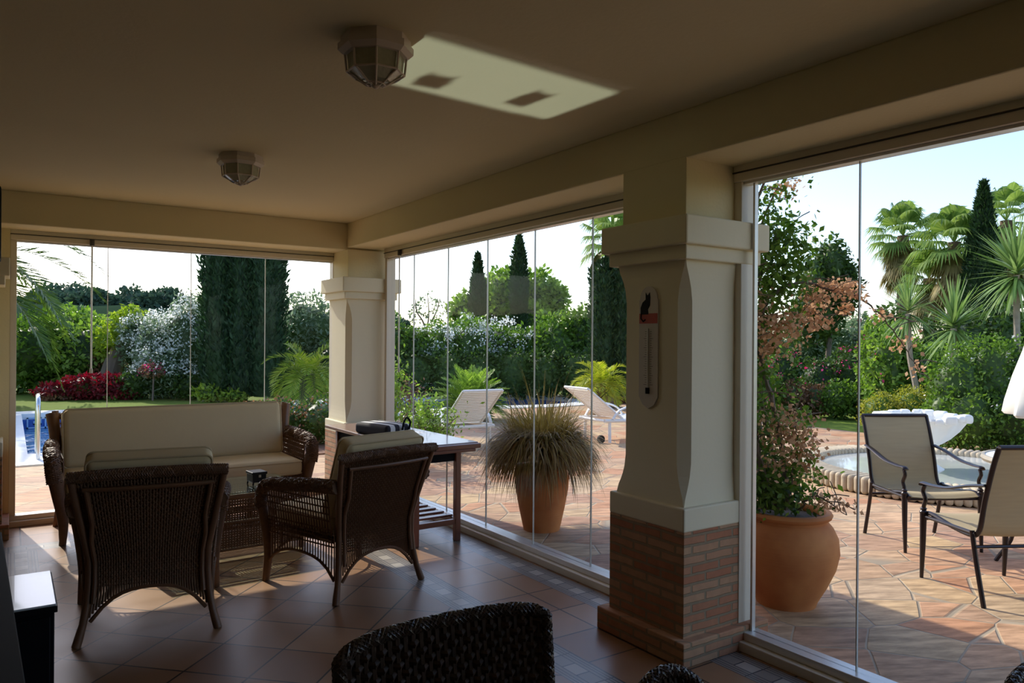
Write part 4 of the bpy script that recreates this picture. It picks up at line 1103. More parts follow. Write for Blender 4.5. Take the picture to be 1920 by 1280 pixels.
# climbing bougainvillea -------------------------------------------
bg = empty('climbing_bougainvillea', (P2.x, P2.y, 0.50), 0, 'tall bougainvillea with faded peach bracts climbing beside the near pillar', 'climbing plant')
stems = []
def w2l(p): return V3((p.x - P2.x, p.y - P2.y, p.z - 0.50))
def pp(px, py, d): q = at(px, d); q.z = hz(py, d, px); return w2l(q)
stem_specs = [
 [(1440, 955, 4.35), (1425, 860, 4.3), (1410, 740, 4.25), (1400, 600, 4.2), (1405, 480, 4.2), (1420, 380, 4.2), (1440, 320, 4.2)],
 [(1460, 955, 4.4), (1450, 860, 4.4), (1432, 760, 4.4), (1412, 660, 4.35), (1415, 560, 4.3), (1440, 470, 4.3), (1475, 430, 4.3)],
 [(1475, 955, 4.3), (1470, 850, 4.3), (1445, 740, 4.3), (1420, 640, 4.3), (1440, 560, 4.3), (1500, 530, 4.3), (1560, 545, 4.3), (1605, 555, 4.3)],
 [(1450, 955, 4.45), (1432, 830, 4.5), (1408, 700, 4.5), (1400, 560, 4.45), (1420, 440, 4.45), (1455, 350, 4.45)],
 [(1480, 950, 4.2), (1490, 880, 4.2), (1495, 820, 4.2), (1490, 780, 4.2)],
 [(1600, 552, 4.3), (1640, 580, 4.32), (1690, 640, 4.35), (1725, 700, 4.35)],
 [(1500, 955, 4.2), (1525, 930, 4.1), (1555, 940, 4.05), (1590, 965, 4.0)],
 [(1435, 600, 4.35), (1470, 590, 4.3), (1520, 585, 4.3), (1555, 600, 4.3)],
 [(1465, 955, 4.3), (1440, 900, 4.25), (1418, 820, 4.2), (1405, 760, 4.2), (1398, 700, 4.15)],
]
mb = MB(); curves = []
for s_ in stem_specs:
    c = bez([pp(*q) for q in s_], 6); curves.append(c); k = len(c)
    r0 = 0.017 if len(s_) > 5 else 0.006
    mb.tube([p + V3((random.uniform(-1, 1), random.uniform(-1, 1), 0)) * 0.008 for p in c], [r0 * (1 - 0.65 * i / (k - 1)) for i in range(k)], 6)
# side twigs
twigs = []
for c in curves:
    for i in range(6, len(c), 2):
        d = V3((random.uniform(-0.4, 1.0), random.uniform(-1, 0.6), random.uniform(-0.1, 0.9))).normalized(); ln = random.uniform(0.08, 0.22)
        t = bez([c[i], c[i] + d * ln * 0.5, c[i] + d * ln + V3((0, 0, -0.03))], 3); twigs.append(t); mb.tube(t, 0.003, 4)
mb.build('stem', 'bark', bg, smooth=True)
def cloud(specs, n, spread):
    pts = []
    for (px, py, d, rx, rz, wgt) in specs:
        c = pp(px, py, d); m = int(n * wgt)
        u = RNG.normal(size=(m, 3)) * np.array([rx, rx, rz]) * spread; pts.append(u + np.array(c))
    return np.concatenate(pts)
green = [(1440, 480, 4.3, .09, .09, 1.6), (1460, 440, 4.3, .07, .07, .9), (1430, 560, 4.35, .09, .10, 1.3), (1425, 370, 4.3, .08, .09, .35), (1410, 400, 4.3, .05, .05, .25), (1455, 350, 4.4, .07, .05, .2), (1495, 470, 4.3, .05, .07, .35),
         (1475, 520, 4.3, .08, .05, .5), (1410, 640, 4.3, .05, .12, .5), (1430, 850, 4.35, .06, .11, .9), (1470, 910, 4.3, .08, .06, 1.5), (1420, 920, 4.3, .05, .06, .8), (1455, 790, 4.3, .07, .08, .5), (1500, 860, 4.2, .05, .07, .4), (1400, 820, 4.3, .04, .12, .5), (1405, 700, 4.3, .04, .12, .4), (1510, 780, 4.2, .04, .03, .12), (1440, 720, 4.3, .06, .08, .3)]
v, q = leaves_at(cloud(green, 420, 1.15), 0.042, 0.022, droop=0.4); npmesh('foliage', v, q, LM['mid'], bg)
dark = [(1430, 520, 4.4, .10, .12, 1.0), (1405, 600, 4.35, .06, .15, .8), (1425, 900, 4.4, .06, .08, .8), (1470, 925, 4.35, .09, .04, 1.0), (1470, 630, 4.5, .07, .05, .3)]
v, q = leaves_at(cloud(dark, 200, 1.1), 0.05, 0.026, droop=0.4); npmesh('dark_foliage', v, q, LM['dark'], bg)  # darker green leaves mixed in with the mid green ones
peach = [(1560, 535, 4.3, .06, .018, .6), (1530, 560, 4.3, .05, .03, .5), (1590, 545, 4.3, .03, .02, .25), (1440, 620, 4.25, .10, .04, 1.5), (1410, 590, 4.25, .05, .06, .7), (1470, 600, 4.25, .06, .03, .6), (1525, 590, 4.3, .05, .03, .4), (1585, 580, 4.3, .02, .02, .2), (1540, 605, 4.3, .04, .02, .2),
         (1400, 560, 4.25, .03, .06, .5), (1470, 800, 4.2, .07, .06, 1.3), (1510, 840, 4.15, .045, .07, .7), (1470, 860, 4.2, .06, .05, .6), (1560, 942, 4.05, .06, .018, .3), (1470, 350, 4.4, .04, .025, .25), (1430, 655, 4.25, .06, .03, .6), (1690, 640, 4.35, .04, .03, .15), (1655, 590, 4.32, .03, .02, .1), (1610, 555, 4.3, .02, .01, .1), (1720, 690, 4.35, .02, .03, .08)]
v, q = leaves_at(cloud(peach, 250, 1.15), 0.028, 0.024, droop=0.5); fl = npmesh('peach_bracts', v, q, LM['peach'], bg); fl['kind'] = 'stuff'

# outdoor sling chairs ---------------------------------------------
def sling_chair(loc, rz, label):
    """faces local +y"""
    r = empty('patio_chair', loc, rz, label, 'chair', None)
    hw = 0.265
    prof = bez([(0, 0.27, 0.40), (0, 0.2, 0.425), (0, 0.0, 0.395), (0, -0.17, 0.385), (0, -0.235, 0.43), (0, -0.275, 0.60), (0, -0.335, 0.80), (0, -0.385, 0.93)], 5)
    mb = MB(); n = len(prof); vs = []; fs = []
    for side in (0, 1):
        for p in prof:
            for u in np.linspace(-1, 1, 7): vs.append((u * (hw - 0.01), p.y + 0.0, p.z + 0.006 * side - 0.012 * (1 - u * u)))
    for side in (0, 1):
        for i in range(n - 1):
            for k in range(6):
                a = side * n * 7 + i * 7 + k; f = (a, a + 1, a + 8, a + 7); fs.append(f if side else f[::-1])
    mb.add(vs, fs); mb.build('sling', 'sling', r, smooth=True)
    for s in (-1, 1):
        MB().tube([V3((s * hw, p.y, p.z)) for p in prof], 0.0145, 8).build('side_rail', 'iron', r, smooth=True)
        fl = bez([(s * 0.285, 0.235, 0.60), (s * 0.285, 0.25, 0.56), (s * 0.285, 0.225, 0.51), (s * 0.285, 0.24, 0.47), (s * 0.285, 0.245, 0.44)], 4)
        mb = MB(); mb.tube(fl, 0.013, 8)
        mb.lathe([(0.022, 0), (0.024, 0.01), (0.016, 0.02), (0.022, 0.03), (0.012, 0.04)], 12, (s * 0.285, 0.245, 0.42))
        mb.tube([(s * 0.285, 0.245, 0.43), (s * 0.285, 0.25, 0.2), (s * 0.285, 0.26, 0.0)], [0.021, 0.017, 0.011], 10)
        mb.build('leg', 'iron', r, smooth=True)
        MB().tube(bez([(s * 0.285, -0.20, 0.42), (s * 0.285, -0.235, 0.25), (s * 0.285, -0.30, 0.0)], 4), 0.014, 8).build('leg', 'iron', r, smooth=True)
        am = bez([(s * 0.275, -0.30, 0.70), (s * 0.285, -0.17, 0.675), (s * 0.29, 0.0, 0.63), (s * 0.29, 0.16, 0.615), (s * 0.287, 0.245, 0.615), (s * 0.285, 0.265, 0.60)], 5)
        MB().tube(am, 0.022, 8, flat=0.42, up=(0, 0, 1)).build('armrest', 'iron', r, smooth=True)
        MB().tube([(s * 0.28, -0.22, 0.405), (s * 0.28, 0.25, 0.40)], 0.012, 8).build('seat_rail', 'iron', r, smooth=True)
    MB().tube([(-hw, -0.385, 0.93), (hw, -0.385, 0.93)], 0.0145, 8).build('top_rail', 'iron', r, smooth=True)
    MB().tube([(-0.285, 0.245, 0.385), (0.285, 0.245, 0.385)], 0.011, 8).build('cross_rail', 'iron', r, smooth=True)
    MB().tube([(-0.285, -0.225, 0.33), (0.285, -0.225, 0.33)], 0.011, 8).build('cross_rail', 'iron', r, smooth=True)
    return r
sling_chair((5.76, 2.975, GZ), math.atan2(-0.87, -0.52) - PI / 2, 'bronze framed patio chair with beige sling facing the camera, before the fountain')
sling_chair((5.03, 2.17, GZ), math.atan2(0.88, 0.48) - PI / 2, 'bronze framed patio chair with beige sling seen from behind at the right edge')
# round patio table
pt = empty('patio_table', (5.92, 2.10, GZ), 0, 'round patio table with pale top and dark frame at the right edge', 'table')
MB().lathe([(0.001, 0.725), (0.47, 0.725), (0.47, 0.735), (0.001, 0.735)], 48).build('tabletop', 'white_stone', pt, smooth=True, sharp=30)
MB().lathe([(0.44, 0.70), (0.485, 0.70), (0.495, 0.72), (0.485, 0.742), (0.47, 0.742), (0.47, 0.722), (0.44, 0.72), (0.44, 0.70)], 48, cap=False).build('rim', mat('stone_rim', (0.38, 0.34, 0.28), 0.5, var=0.2, scale=15), pt, smooth=True)
for k in range(4):
    a = k * PI / 2 + 0.5; MB().tube(bez([(0.38 * math.cos(a), 0.38 * math.sin(a), 0.70), (0.33 * math.cos(a), 0.33 * math.sin(a), 0.45), (0.30 * math.cos(a), 0.30 * math.sin(a), 0.2), (0.40 * math.cos(a), 0.40 * math.sin(a), 0.0)], 5), 0.014, 8).build('leg', 'iron', pt, smooth=True)
MB().tube([(0.31 * math.cos(2 * PI * k / 24), 0.31 * math.sin(2 * PI * k / 24), 0.25) for k in range(24)], 0.010, 8, closed=True).build('stretcher_ring', 'iron', pt, smooth=True)
# closed parasol
UX, UY = at(2052, 5.9).x, at(2052, 5.9).y
um = empty('closed_parasol', (UX, UY, GZ), 0, 'white closed parasol hanging in folds at the right edge', 'parasol')
fold = lambda a, z: 1 + 0.16 * math.sin(8 * a) + 0.05 * math.sin(17 * a + 3 * z)
MB().lathe([(0.50, 0.93), (0.515, 0.95), (0.50, 1.05), (0.46, 1.25), (0.40, 1.5), (0.35, 1.75), (0.27, 2.1), (0.17, 2.45), (0.06, 2.7), (0.02, 2.75)], 96, cap=False, fr=fold).build('canopy', 'canvas', um, smooth=True)
MB().lathe([(0.495, 0.93), (0.30, 1.3), (0.05, 2.6)], 96, cap=False, fr=fold).build('canopy_lining', 'canvas', um, smooth=True)
MB().tube([(0, 0, 0.05), (0, 0, 2.82)], 0.024, 10).build('pole', 'white_plastic', um, smooth=True)
MB().lathe([(0.28, 0), (0.28, 0.05), (0.05, 0.09), (0.04, 0.2)], 24).build('base', 'white_stone', um, smooth=True)

# sun loungers ------------------------------------------------------
def lounger(loc, rz, label, el=0.95):
    """head at local -x, feet at +x"""
    r = empty('sun_lounger', loc, rz, label, 'sun lounger', None)
    mb = MB()
    for s in (-1, 1): mb.tube(bez([(-0.35, s * 0.31, 0.33), (0.4, s * 0.31, 0.31), (1.0, s * 0.31, 0.33), (1.45, s * 0.31, 0.30)], 5), 0.028, 8)
    mb.tube([(1.45, -0.31, 0.30), (1.45, 0.31, 0.30)], 0.028, 8); mb.tube([(-0.35, -0.31, 0.33), (-0.35, 0.31, 0.33)], 0.024, 8)
    mb.build('frame', 'white_plastic', r, smooth=True)
    mb = MB()
    for i in range(30): mb.box((0.02 + i * 0.047, 0, 0.345), (0.036, 0.60, 0.01))
    mb.build('seat_slats', 'white_plastic', r)
    c, s_ = math.cos(el), math.sin(el); mb = MB()
    for i in range(18): q = 0.03 + i * 0.042; mb.box((-q * c, 0, 0.35 + q * s_), (0.034, 0.57, 0.01), ry=el)
    for s in (-1, 1): mb.tube([(0, s * 0.295, 0.35), (-0.80 * c, s * 0.295, 0.35 + 0.80 * s_)], 0.02, 8)
    mb.tube([(-0.80 * c, -0.295, 0.35 + 0.80 * s_), (-0.80 * c, 0.295, 0.35 + 0.80 * s_)], 0.02, 8)
    mb.build('backrest', 'white_plastic', r, smooth=True)
    for s in (-1, 1):
        MB().tube(bez([(-0.22, s * 0.34, 0.35), (-0.1, s * 0.35, 0.48), (0.15, s * 0.35, 0.53), (0.40, s * 0.34, 0.46), (0.52, s * 0.33, 0.33)], 5), 0.026, 8, flat=0.6).build('armrest', 'white_plastic', r, smooth=True)
        for x in (-0.25, 1.2): MB().tube([(x, s * 0.30, 0.32), (x, s * 0.31, 0.0)], 0.024, 8).build('leg', 'white_plastic', r, smooth=True)
    for s in (-1, 1): MB().tube([(-0.4, s * 0.27, 0.06), (-0.4, s * 0.31, 0.06)], 0.06, 14).build('wheel', 'black_matt', r, smooth=True)
    return r
lb = at(1145, 11.6); lounger((lb.x, lb.y, GZ), -0.05, 'white sun lounger with raised back, to the right of the potted grass', 0.62)
l2 = at(868, 10.6); lounger((l2.x, l2.y, GZ), 1.5, 'white sun lounger with raised back, to the left of the potted grass', 0.66)

# fountain ----------------------------------------------------------
fx, fy = 8.65, 4.25
fo = empty('fountain_basin', (fx, fy, GZ), 0, 'round low fountain basin with scalloped stone rim and white inside', 'fountain')
mb = MB()
nst = 128
for k in range(nst):
    a = 2 * PI * k / nst
    mb.rbox((1.42 * math.cos(a), 1.42 * math.sin(a), 0.09), (0.30, 2 * PI * 1.42 / nst * 0.96, 0.18), 0.04, 3, rz=a, m=1)
mb.build('rim_stones', mat('rim_stone', (0.46, 0.38, 0.27), 0.85, var=0.4, scale=9, bump=0.4), fo, smooth=True)
MB().lathe([(0.001, 0.02), (1.30, 0.02), (1.31, 0.15), (1.36, 0.16), (1.38, 0.0)], 64, cap=False).build('basin_lining', 'white_stone', fo, smooth=True, sharp=30)
MB().lathe([(0.001, 0.115), (1.305, 0.115)], 64, cap=False).build('water', 'basin_water', fo)
sq = at(1727, 8.45)
sh = empty('shell_bowl', (sq.x, sq.y, 0.015), 0, 'white shell shaped bowl with fluted rim standing in the fountain basin', 'bowl')
mb = MB(); vs = []; fs = []; na, nr = 96, 10
prof = [(0.10, 0.30), (0.18, 0.34), (0.28, 0.385), (0.38, 0.44), (0.47, 0.51), (0.53, 0.58), (0.575, 0.645), (0.56, 0.67), (0.50, 0.60), (0.40, 0.52), (0.2, 0.42), (0.02, 0.39)]
for i, (rr, z) in enumerate(prof):
    for k in range(na):
        a = 2 * PI * k / na; t = min(1, i / 6) if i < 7 else max(0, 1 - (i - 7) / 4)
        f = 1 + 0.07 * t * t * math.cos(13 * a) ; zz = z + 0.035 * t ** 3 * abs(math.cos(6.5 * a)) + 0.018 * t ** 3 * math.sin(3 * a)
        vs.append((rr * f * math.cos(a) * 1.0, rr * f * math.sin(a), zz))
for i in range(len(prof) - 1):
    for k in range(na): fs.append((i * na + k, i * na + (k + 1) % na, (i + 1) * na + (k + 1) % na, (i + 1) * na + k))
mb.add(vs, fs)
for k in range(22):
    a = 2 * PI * k / 22; q = random.uniform(0.85, 1.35); mb.rbox((0.56 * math.cos(a), 0.56 * math.sin(a), 0.665 + 0.02 * math.sin(3 * a)), (0.13, 0.13 * q, 0.075 * q), 0.034, 3, rz=a + random.uniform(-0.3, 0.3), m=1)
mb.build('bowl', 'white_stone', sh, smooth=True); sh.scale = (0.80, 0.80, 1.0)
MB().lathe([(0.30, 0.0), (0.30, 0.10), (0.22, 0.14), (0.13, 0.20), (0.11, 0.26), (0.14, 0.32), (0.12, 0.34)], 32).build('pedestal', 'white_stone', sh, smooth=True, sharp=40)

# ================================================================== GARDEN
def B(px, d, rx, top, base=0.0, ry=None):
    """one ellipsoid blob at column px, distance d"""
    q = at(px, d); h = (top - base) / 2
    return (q, rx, ry or rx, h, base + h)
def plant(name, label, cat, px, d, parts, lm, n, ln, wd, **kw):
    """parts: (px, top, width px, base) ellipsoids at distance d"""
    o = at(px, d); bl = []
    for (x, topy, wpx, basez, dd) in parts:
        q = at(x, d + dd); top = hz(topy, d + dd, x); rx = wpx / 2 / FPX * (d + dd); h = (top - basez) / 2
        bl.append((q.x - o.x, q.y - o.y, basez + h, rx, rx, h))
    return bush(name, label, cat, (o.x, o.y, -0.03), bl, lm, n, ln, wd, **kw)

# hedge line behind the pool, left window
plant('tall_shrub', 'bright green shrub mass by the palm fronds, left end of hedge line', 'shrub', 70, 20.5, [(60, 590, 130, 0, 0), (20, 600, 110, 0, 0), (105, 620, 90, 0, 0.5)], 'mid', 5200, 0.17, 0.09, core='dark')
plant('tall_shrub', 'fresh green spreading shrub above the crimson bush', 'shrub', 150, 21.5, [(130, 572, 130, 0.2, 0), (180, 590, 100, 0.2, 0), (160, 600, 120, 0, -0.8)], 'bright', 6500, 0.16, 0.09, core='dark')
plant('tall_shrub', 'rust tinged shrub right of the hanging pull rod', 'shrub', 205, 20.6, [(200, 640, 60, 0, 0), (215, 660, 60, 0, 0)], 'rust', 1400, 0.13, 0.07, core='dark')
plant('pruned_tree', 'stumpy pruned tree with lime green sprouts beside the white oleander', 'tree', 232, 20.2, [(245, 572, 66, 1.35, 0), (208, 600, 55, 0.9, 0), (268, 640, 50, 0.7, 0.4)], 'lime', 1500, 0.15, 0.10, inner=False,
      trunk=[([(-0.4, 0, 0), (-0.25, 0, 0.8), (-0.05, 0, 1.35), (0.02, 0, 1.75)], 0.30, 0.13), ([(-0.15, 0, 1.1), (0.25, 0.0, 1.45), (0.55, 0, 1.65)], 0.16, 0.09), ([(0.0, 0, 1.3), (0.4, 0, 1.9), (0.7, 0, 2.2)], 0.10, 0.04)])
plant('oleander_bush', 'tall white flowering oleander left of the great cypress', 'shrub', 325, 19.6, [(350, 552, 90, 0, 0), (300, 590, 90, 0, 0), (255, 585, 60, 0.6, 0.3), (372, 560, 60, 0, 0.5), (310, 650, 110, 0, -0.4)], 'grey', 7500, 0.15, 0.045, flowers=('white', 1100, 0.06, 0.0))
plant('crimson_bush', 'crimson leaved low bush on the lawn edge behind the pool', 'shrub', 165, 18.8, [(120, 715, 90, 0, 0), (170, 697, 90, 0, 0), (215, 700, 70, 0, 0), (240, 720, 50, 0, 0)], 'red', 5200, 0.12, 0.06, core='dark')
plant('low_bush', 'small brownish yellow bush at the left foot of the crimson bush', 'shrub', 108, 18.5, [(110, 735, 60, 0, 0)], 'rust', 500, 0.10, 0.05)
plant('low_bush', 'small bright green tuft right of the crimson bush', 'shrub', 212, 18.6, [(212, 737, 24, 0, 0)], 'bright', 200, 0.08, 0.05)
plant('dark_shrub', 'dark plum leaved shrub beneath the white oleander', 'shrub', 285, 18.9, [(255, 690, 70, 0, 0), (310, 680, 90, 0, 0.3), (355, 700, 60, 0, 0)], 'dark', 3200, 0.11, 0.06)
plant('pink_rose_bush', 'small standard rose with pink blooms under the white oleander', 'shrub', 287, 18.5, [(286, 678, 46, 0.55, 0)], 'rust', 350, 0.08, 0.04, inner=False, flowers=('pink', 26, 0.045, -0.4), trunk=[([(0, 0, 0), (0.02, 0, 0.7)], 0.025, 0.02)])
plant('low_bush', 'yellow green low bush at the left foot of the great cypress', 'shrub', 395, 18.3, [(392, 716, 50, 0, 0), (440, 728, 50, 0, 0)], 'lime', 900, 0.10, 0.06)
plant('round_tree', 'pale grey green tree between the great cypress and the corner pillar', 'tree', 560, 22.5, [(570, 552, 150, 0.8, 0), (530, 590, 80, 0, 0), (610, 610, 80, 0, 0)], 'grey', 6500, 0.16, 0.06)
plant('dark_shrub', 'dark shrubs below the pale grey green tree', 'shrub', 560, 20.5, [(520, 640, 80, 0, 0), (570, 670, 90, 0, 0), (615, 640, 60, 0, 0)], 'dark', 3600, 0.12, 0.07)
def cypress(label, px, d, topy, wpx, n, cols=1, base=0.1, lm='cypress', name='cypress', shape=0.5, ln=0.16):
    o = at(px, d); top = hz(topy, d, px) if topy > 0 else -topy; R_ = wpx / 2 / FPX * d
    root = empty(name, (o.x, o.y, -0.03), 0, label, 'tree')
    P = []; U = []; mb = MB()
    for c in range(cols):
        off = (c - (cols - 1) / 2) * (2 * R_ / max(1, cols)) * 0.78 if cols > 1 else 0
        rr = R_ / (cols ** 0.72) if cols > 1 else R_; tp = top * (1 - 0.06 * abs(c - (cols - 1) / 2))
        m = n // cols; t = RNG.random(m) ** 0.85; a = RNG.uniform(0, 2 * PI, m)
        prof = np.minimum(1, (t / 0.10) ** 0.5 * 0.3 + 0.7) * np.where(t < shape, 1.0, np.clip(1 - ((t - shape) / (1 - shape)) ** 1.7, 0.02, 1))
        lump = 1 + 0.10 * np.sin(a * 5 + t * 23 + c) + 0.07 * np.sin(a * 9 - t * 41)
        r = rr * prof * lump * (0.72 + 0.28 * RNG.random(m) ** 0.5)
        ox = math.cos(TH) * off; oy = -math.sin(TH) * off
        P.append(np.stack([ox + r * np.cos(a), oy + r * np.sin(a), base + t * (tp - base)], 1)); U.append(np.stack([np.cos(a) * 0.35, np.sin(a) * 0.35, np.full(m, 0.9)], 1))
        pr = []
        for i in range(13):
            tt = i / 12; q = (min(1, (tt / 0.1) ** 0.5 * 0.3 + 0.7)) * (1 if tt < shape else max(0.02, 1 - ((tt - shape) / (1 - shape)) ** 1.7)); pr.append((rr * q * 0.8, base + tt * (tp - base) * 0.98))
        mb.lathe(pr, 14, (ox, oy, 0))
    P = np.concatenate(P); U = np.concatenate(U)
    v, q = leaves_at(P, ln, ln * 0.32, outward=U * 1.6); npmesh('foliage', v, q, LM[lm], root)
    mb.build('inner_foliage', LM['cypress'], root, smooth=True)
    MB().tube([(0, 0, 0), (0, 0, top * 0.4)], 0.12, 8).build('trunk', 'bark', root, smooth=True)
    return root
cypress('massive dark cypress clump filling the middle of the far glass wall', 456, 18.6, -7.2, 158, 24000, 3, 0.12, shape=0.8, ln=0.17)
cypress('slender pointed cypress, left one of the pair beyond the pool', 895, 26, 476, 34, 4500, 1, shape=0.55)
cypress('taller slender cypress, right one of the pair beyond the pool', 972, 26.5, 440, 31, 5000, 1, shape=0.7)

# date palm fronds from the left
def palm_pinnate(name, label, o, trunk_h, n, ln, leaf, lm, elr, droop, trunk_r=0.2, nl=28, az=None, width=0.02, vee=0.35, cat='palm'):
    root = empty(name, (o.x, o.y, -0.03), 0, label, cat)
    V = []; Q = []
    for i in range(n):
        a = (2 * PI * i * 0.381966) if az is None else random.uniform(*az)
        el = elr[0] + (elr[1] - elr[0]) * ((i + 0.5) / n)
        pinnate(V, Q, (0.06 * math.cos(a), 0.06 * math.sin(a), trunk_h), a, el, ln * random.uniform(0.85, 1.1), droop * random.uniform(0.85, 1.15), leaf, nl, width, vee)
    npmesh('fronds', V, Q, LM[lm], root)
    if trunk_h > 0.05:
        mb = MB(); m = max(3, int(trunk_h / 0.12)); pts = []; rs = []
        for i in range(m + 1):
            t = i / m; pts.append((0, 0, trunk_h * t)); rs.append(trunk_r * (1.0 + (0.12 if i % 2 else 0)) * (1.15 - 0.2 * t))
        mb.tube(pts, rs, 14); mb.build('trunk', 'palmbark', root)
    return root
palm_pinnate('date_palm', 'large date palm fronds arching in from the left edge', at(-95, 16.0), 3.3, 40, 3.3, 0.45, 'palmd', (-0.5, 1.3), 1.6, 0.36, 50, width=0.075)
palm_pinnate('small_palm', 'young yellow green palm on the lawn just left of the corner pillar', at(577, 16.6), 0.78, 36, 0.98, 0.27, 'palmy', (-0.3, 1.4), 2.2, 0.16, 26, width=0.035)
palm_pinnate('small_palm', 'young yellow green palm behind the right sun lounger', at(1127, 15.8), 0.66, 34, 0.66, 0.20, 'palmy', (-0.1, 1.4), 1.9, 0.10, 26, width=0.03)
palm_pinnate('cycad', 'bright green cycad rosette behind the left sun lounger', at(884, 14.2), 0.34, 64, 0.74, 0.17, 'bright', (-0.1, 1.35), 0.75, 0.16, 34, width=0.035, vee=0.5, cat='cycad')

# near hedge outside the far glass
o_ = at(570, 10.9)
bush('clipped_shrub', 'low dark clipped shrub outside, between sofa and corner pillar', 'shrub', (o_.x, o_.y, -0.02), [(-0.35, 0.1, 0.34, 0.5, 0.45, 0.34), (0.25, -0.15, 0.33, 0.5, 0.45, 0.34), (0.75, -0.4, 0.30, 0.4, 0.4, 0.30)], 'dark', 3600, 0.06, 0.035)
v, q = leaves_at(blob_points(900, [(-0.35, 0.1, 0.36, 0.5, 0.45, 0.35), (0.25, -0.15, 0.36, 0.5, 0.45, 0.35)], 0.95)[0], 0.05, 0.03)
npmesh('rust_sprigs', v, q, LM['rust'], bpy.data.objects['clipped_shrub'])  # rust coloured leaves scattered over the shrub's outer shell
structure(MB().prism([(2.0, 9.6), (4.9, 9.5), (5.0, 10.25), (3.8, 11.0 - 0.45), (2.0, 10.35)], -0.01, 0.012).build('ground_bed', 'earth'))
# bamboo-like green shrub outside the right glass
def nandina(name, label, o, h, spread, n, lm):
    root = empty(name, (o.x, o.y, -0.01), 0, label, 'shrub'); mb = MB(); pts = []
    for i in range(24):
        a = random.uniform(0, 2 * PI); s_ = random.random(); e = V3((spread * s_ * math.cos(a), spread * s_ * math.sin(a), h * random.uniform(0.55, 1.0) * (1 - 0.3 * s_)))
        c = bez([(0.1 * math.cos(a), 0.1 * math.sin(a), 0), (e.x * 0.4, e.y * 0.4, e.z * 0.55), e], 5); mb.tube(c, 0.008, 5)
        for p in c[3:]:
            for k in range(n // 240): pts.append([p.x + random.gauss(0, 0.11), p.y + random.gauss(0, 0.11), p.z + random.gauss(0, 0.09)])
    v, q = leaves_at(np.array(pts), 0.065, 0.024, droop=0.2); npmesh('foliage', v, q, LM[lm], root); mb.build('stem', 'bark', root, smooth=True)
    return root
nandina('feathery_shrub', 'tall feathery light green shrub outside the glass next to corner pillar', at(722, 9.2), 1.62, 0.50, 4600, 'bright')
nandina('feathery_shrub', 'lower feathery green shrub spreading in front of the left lounger', at(800, 9.9), 0.80, 0.62, 3600, 'bright')
nandina('feathery_shrub', 'rust tinted sprigs low behind the feathery shrub', at(768, 13.0), 0.95, 0.5, 900, 'rust')

# hedge line behind the pool, middle window
plant('tall_shrub', 'green shrub close to the corner pillar, left end of middle hedge', 'shrub', 740, 20.6, [(735, 590, 90, 0, 0), (770, 610, 70, 0, 0)], 'mid', 3600, 0.15, 0.08)
plant('flowering_sapling', 'sparse pale sapling standing out against the sky beyond the pool', 'tree', 798, 22.5, [(780, 565, 22, 2.0, 0), (800, 548, 36, 2.2, 0), (822, 556, 26, 2.1, 0), (772, 575, 16, 1.9, 0)], 'grey', 260, 0.10, 0.06, inner=False,
      trunk=[([(0, 0, 0), (0, 0, 1.8), (-0.3, 0, 2.4), (-0.35, 0, 2.8)], 0.04, 0.01), ([(0, 0, 1.7), (0.1, 0, 2.3), (0.05, 0, 2.95)], 0.03, 0.01), ([(0.0, 0, 1.8), (0.3, -0.1, 2.4), (0.42, -0.1, 2.8)], 0.03, 0.01)])
plant('oleander_bush', 'white flowering hedge shrub beyond the pool in the middle window', 'shrub', 880, 20.8, [(820, 600, 100, 0, 0), (880, 592, 110, 0, 0), (940, 600, 90, 0, 0.2), (985, 615, 70, 0, 0)], 'mid', 8500, 0.14, 0.07, flowers=('white', 800, 0.06, 0.15))
plant('tall_shrub', 'large fresh green shrub right of the white flowering hedge', 'shrub', 1055, 20.8, [(1040, 585, 100, 0, 0), (1085, 565, 90, 0, 0.3), (1010, 620, 80, 0, 0), (1110, 590, 60, 0, 0)], 'mid', 8000, 0.14, 0.075)
plant('broad_tree', 'broad bright crowned tree behind the pair of slender cypresses', 'tree', 960, 29, [(945, 500, 110, 2.2, 0), (1010, 508, 90, 2.3, 0.2), (1035, 530, 60, 2.4, 0), (870, 548, 60, 1.6, -0.5), (930, 540, 80, 1.8, -0.6), (985, 560, 100, 1.5, -1)], 'bright', 9500, 0.22, 0.12, core='dark',
      trunk=[([(0, 0, 0), (0.1, 0, 1.5), (0, 0, 3.0)], 0.22, 0.12)])
for px, lab in ((810, 'dark clipped hedge beyond the pool, left stretch'), (930, 'dark clipped hedge beyond the pool, middle stretch behind the cycad'), (1050, 'dark clipped hedge beyond the pool, stretch left of the right lounger')):
    plant('clipped_hedge', lab, 'hedge', px, 19.9, [(px - 30, 655, 90, 0, 0), (px + 35, 650, 90, 0, 0)], 'dark', 3800, 0.10, 0.06)
plant('low_bush', 'round rust green bush behind the right sun lounger', 'shrub', 1160, 18.6, [(1160, 728, 60, 0, 0)], 'rust', 700, 0.08, 0.05)

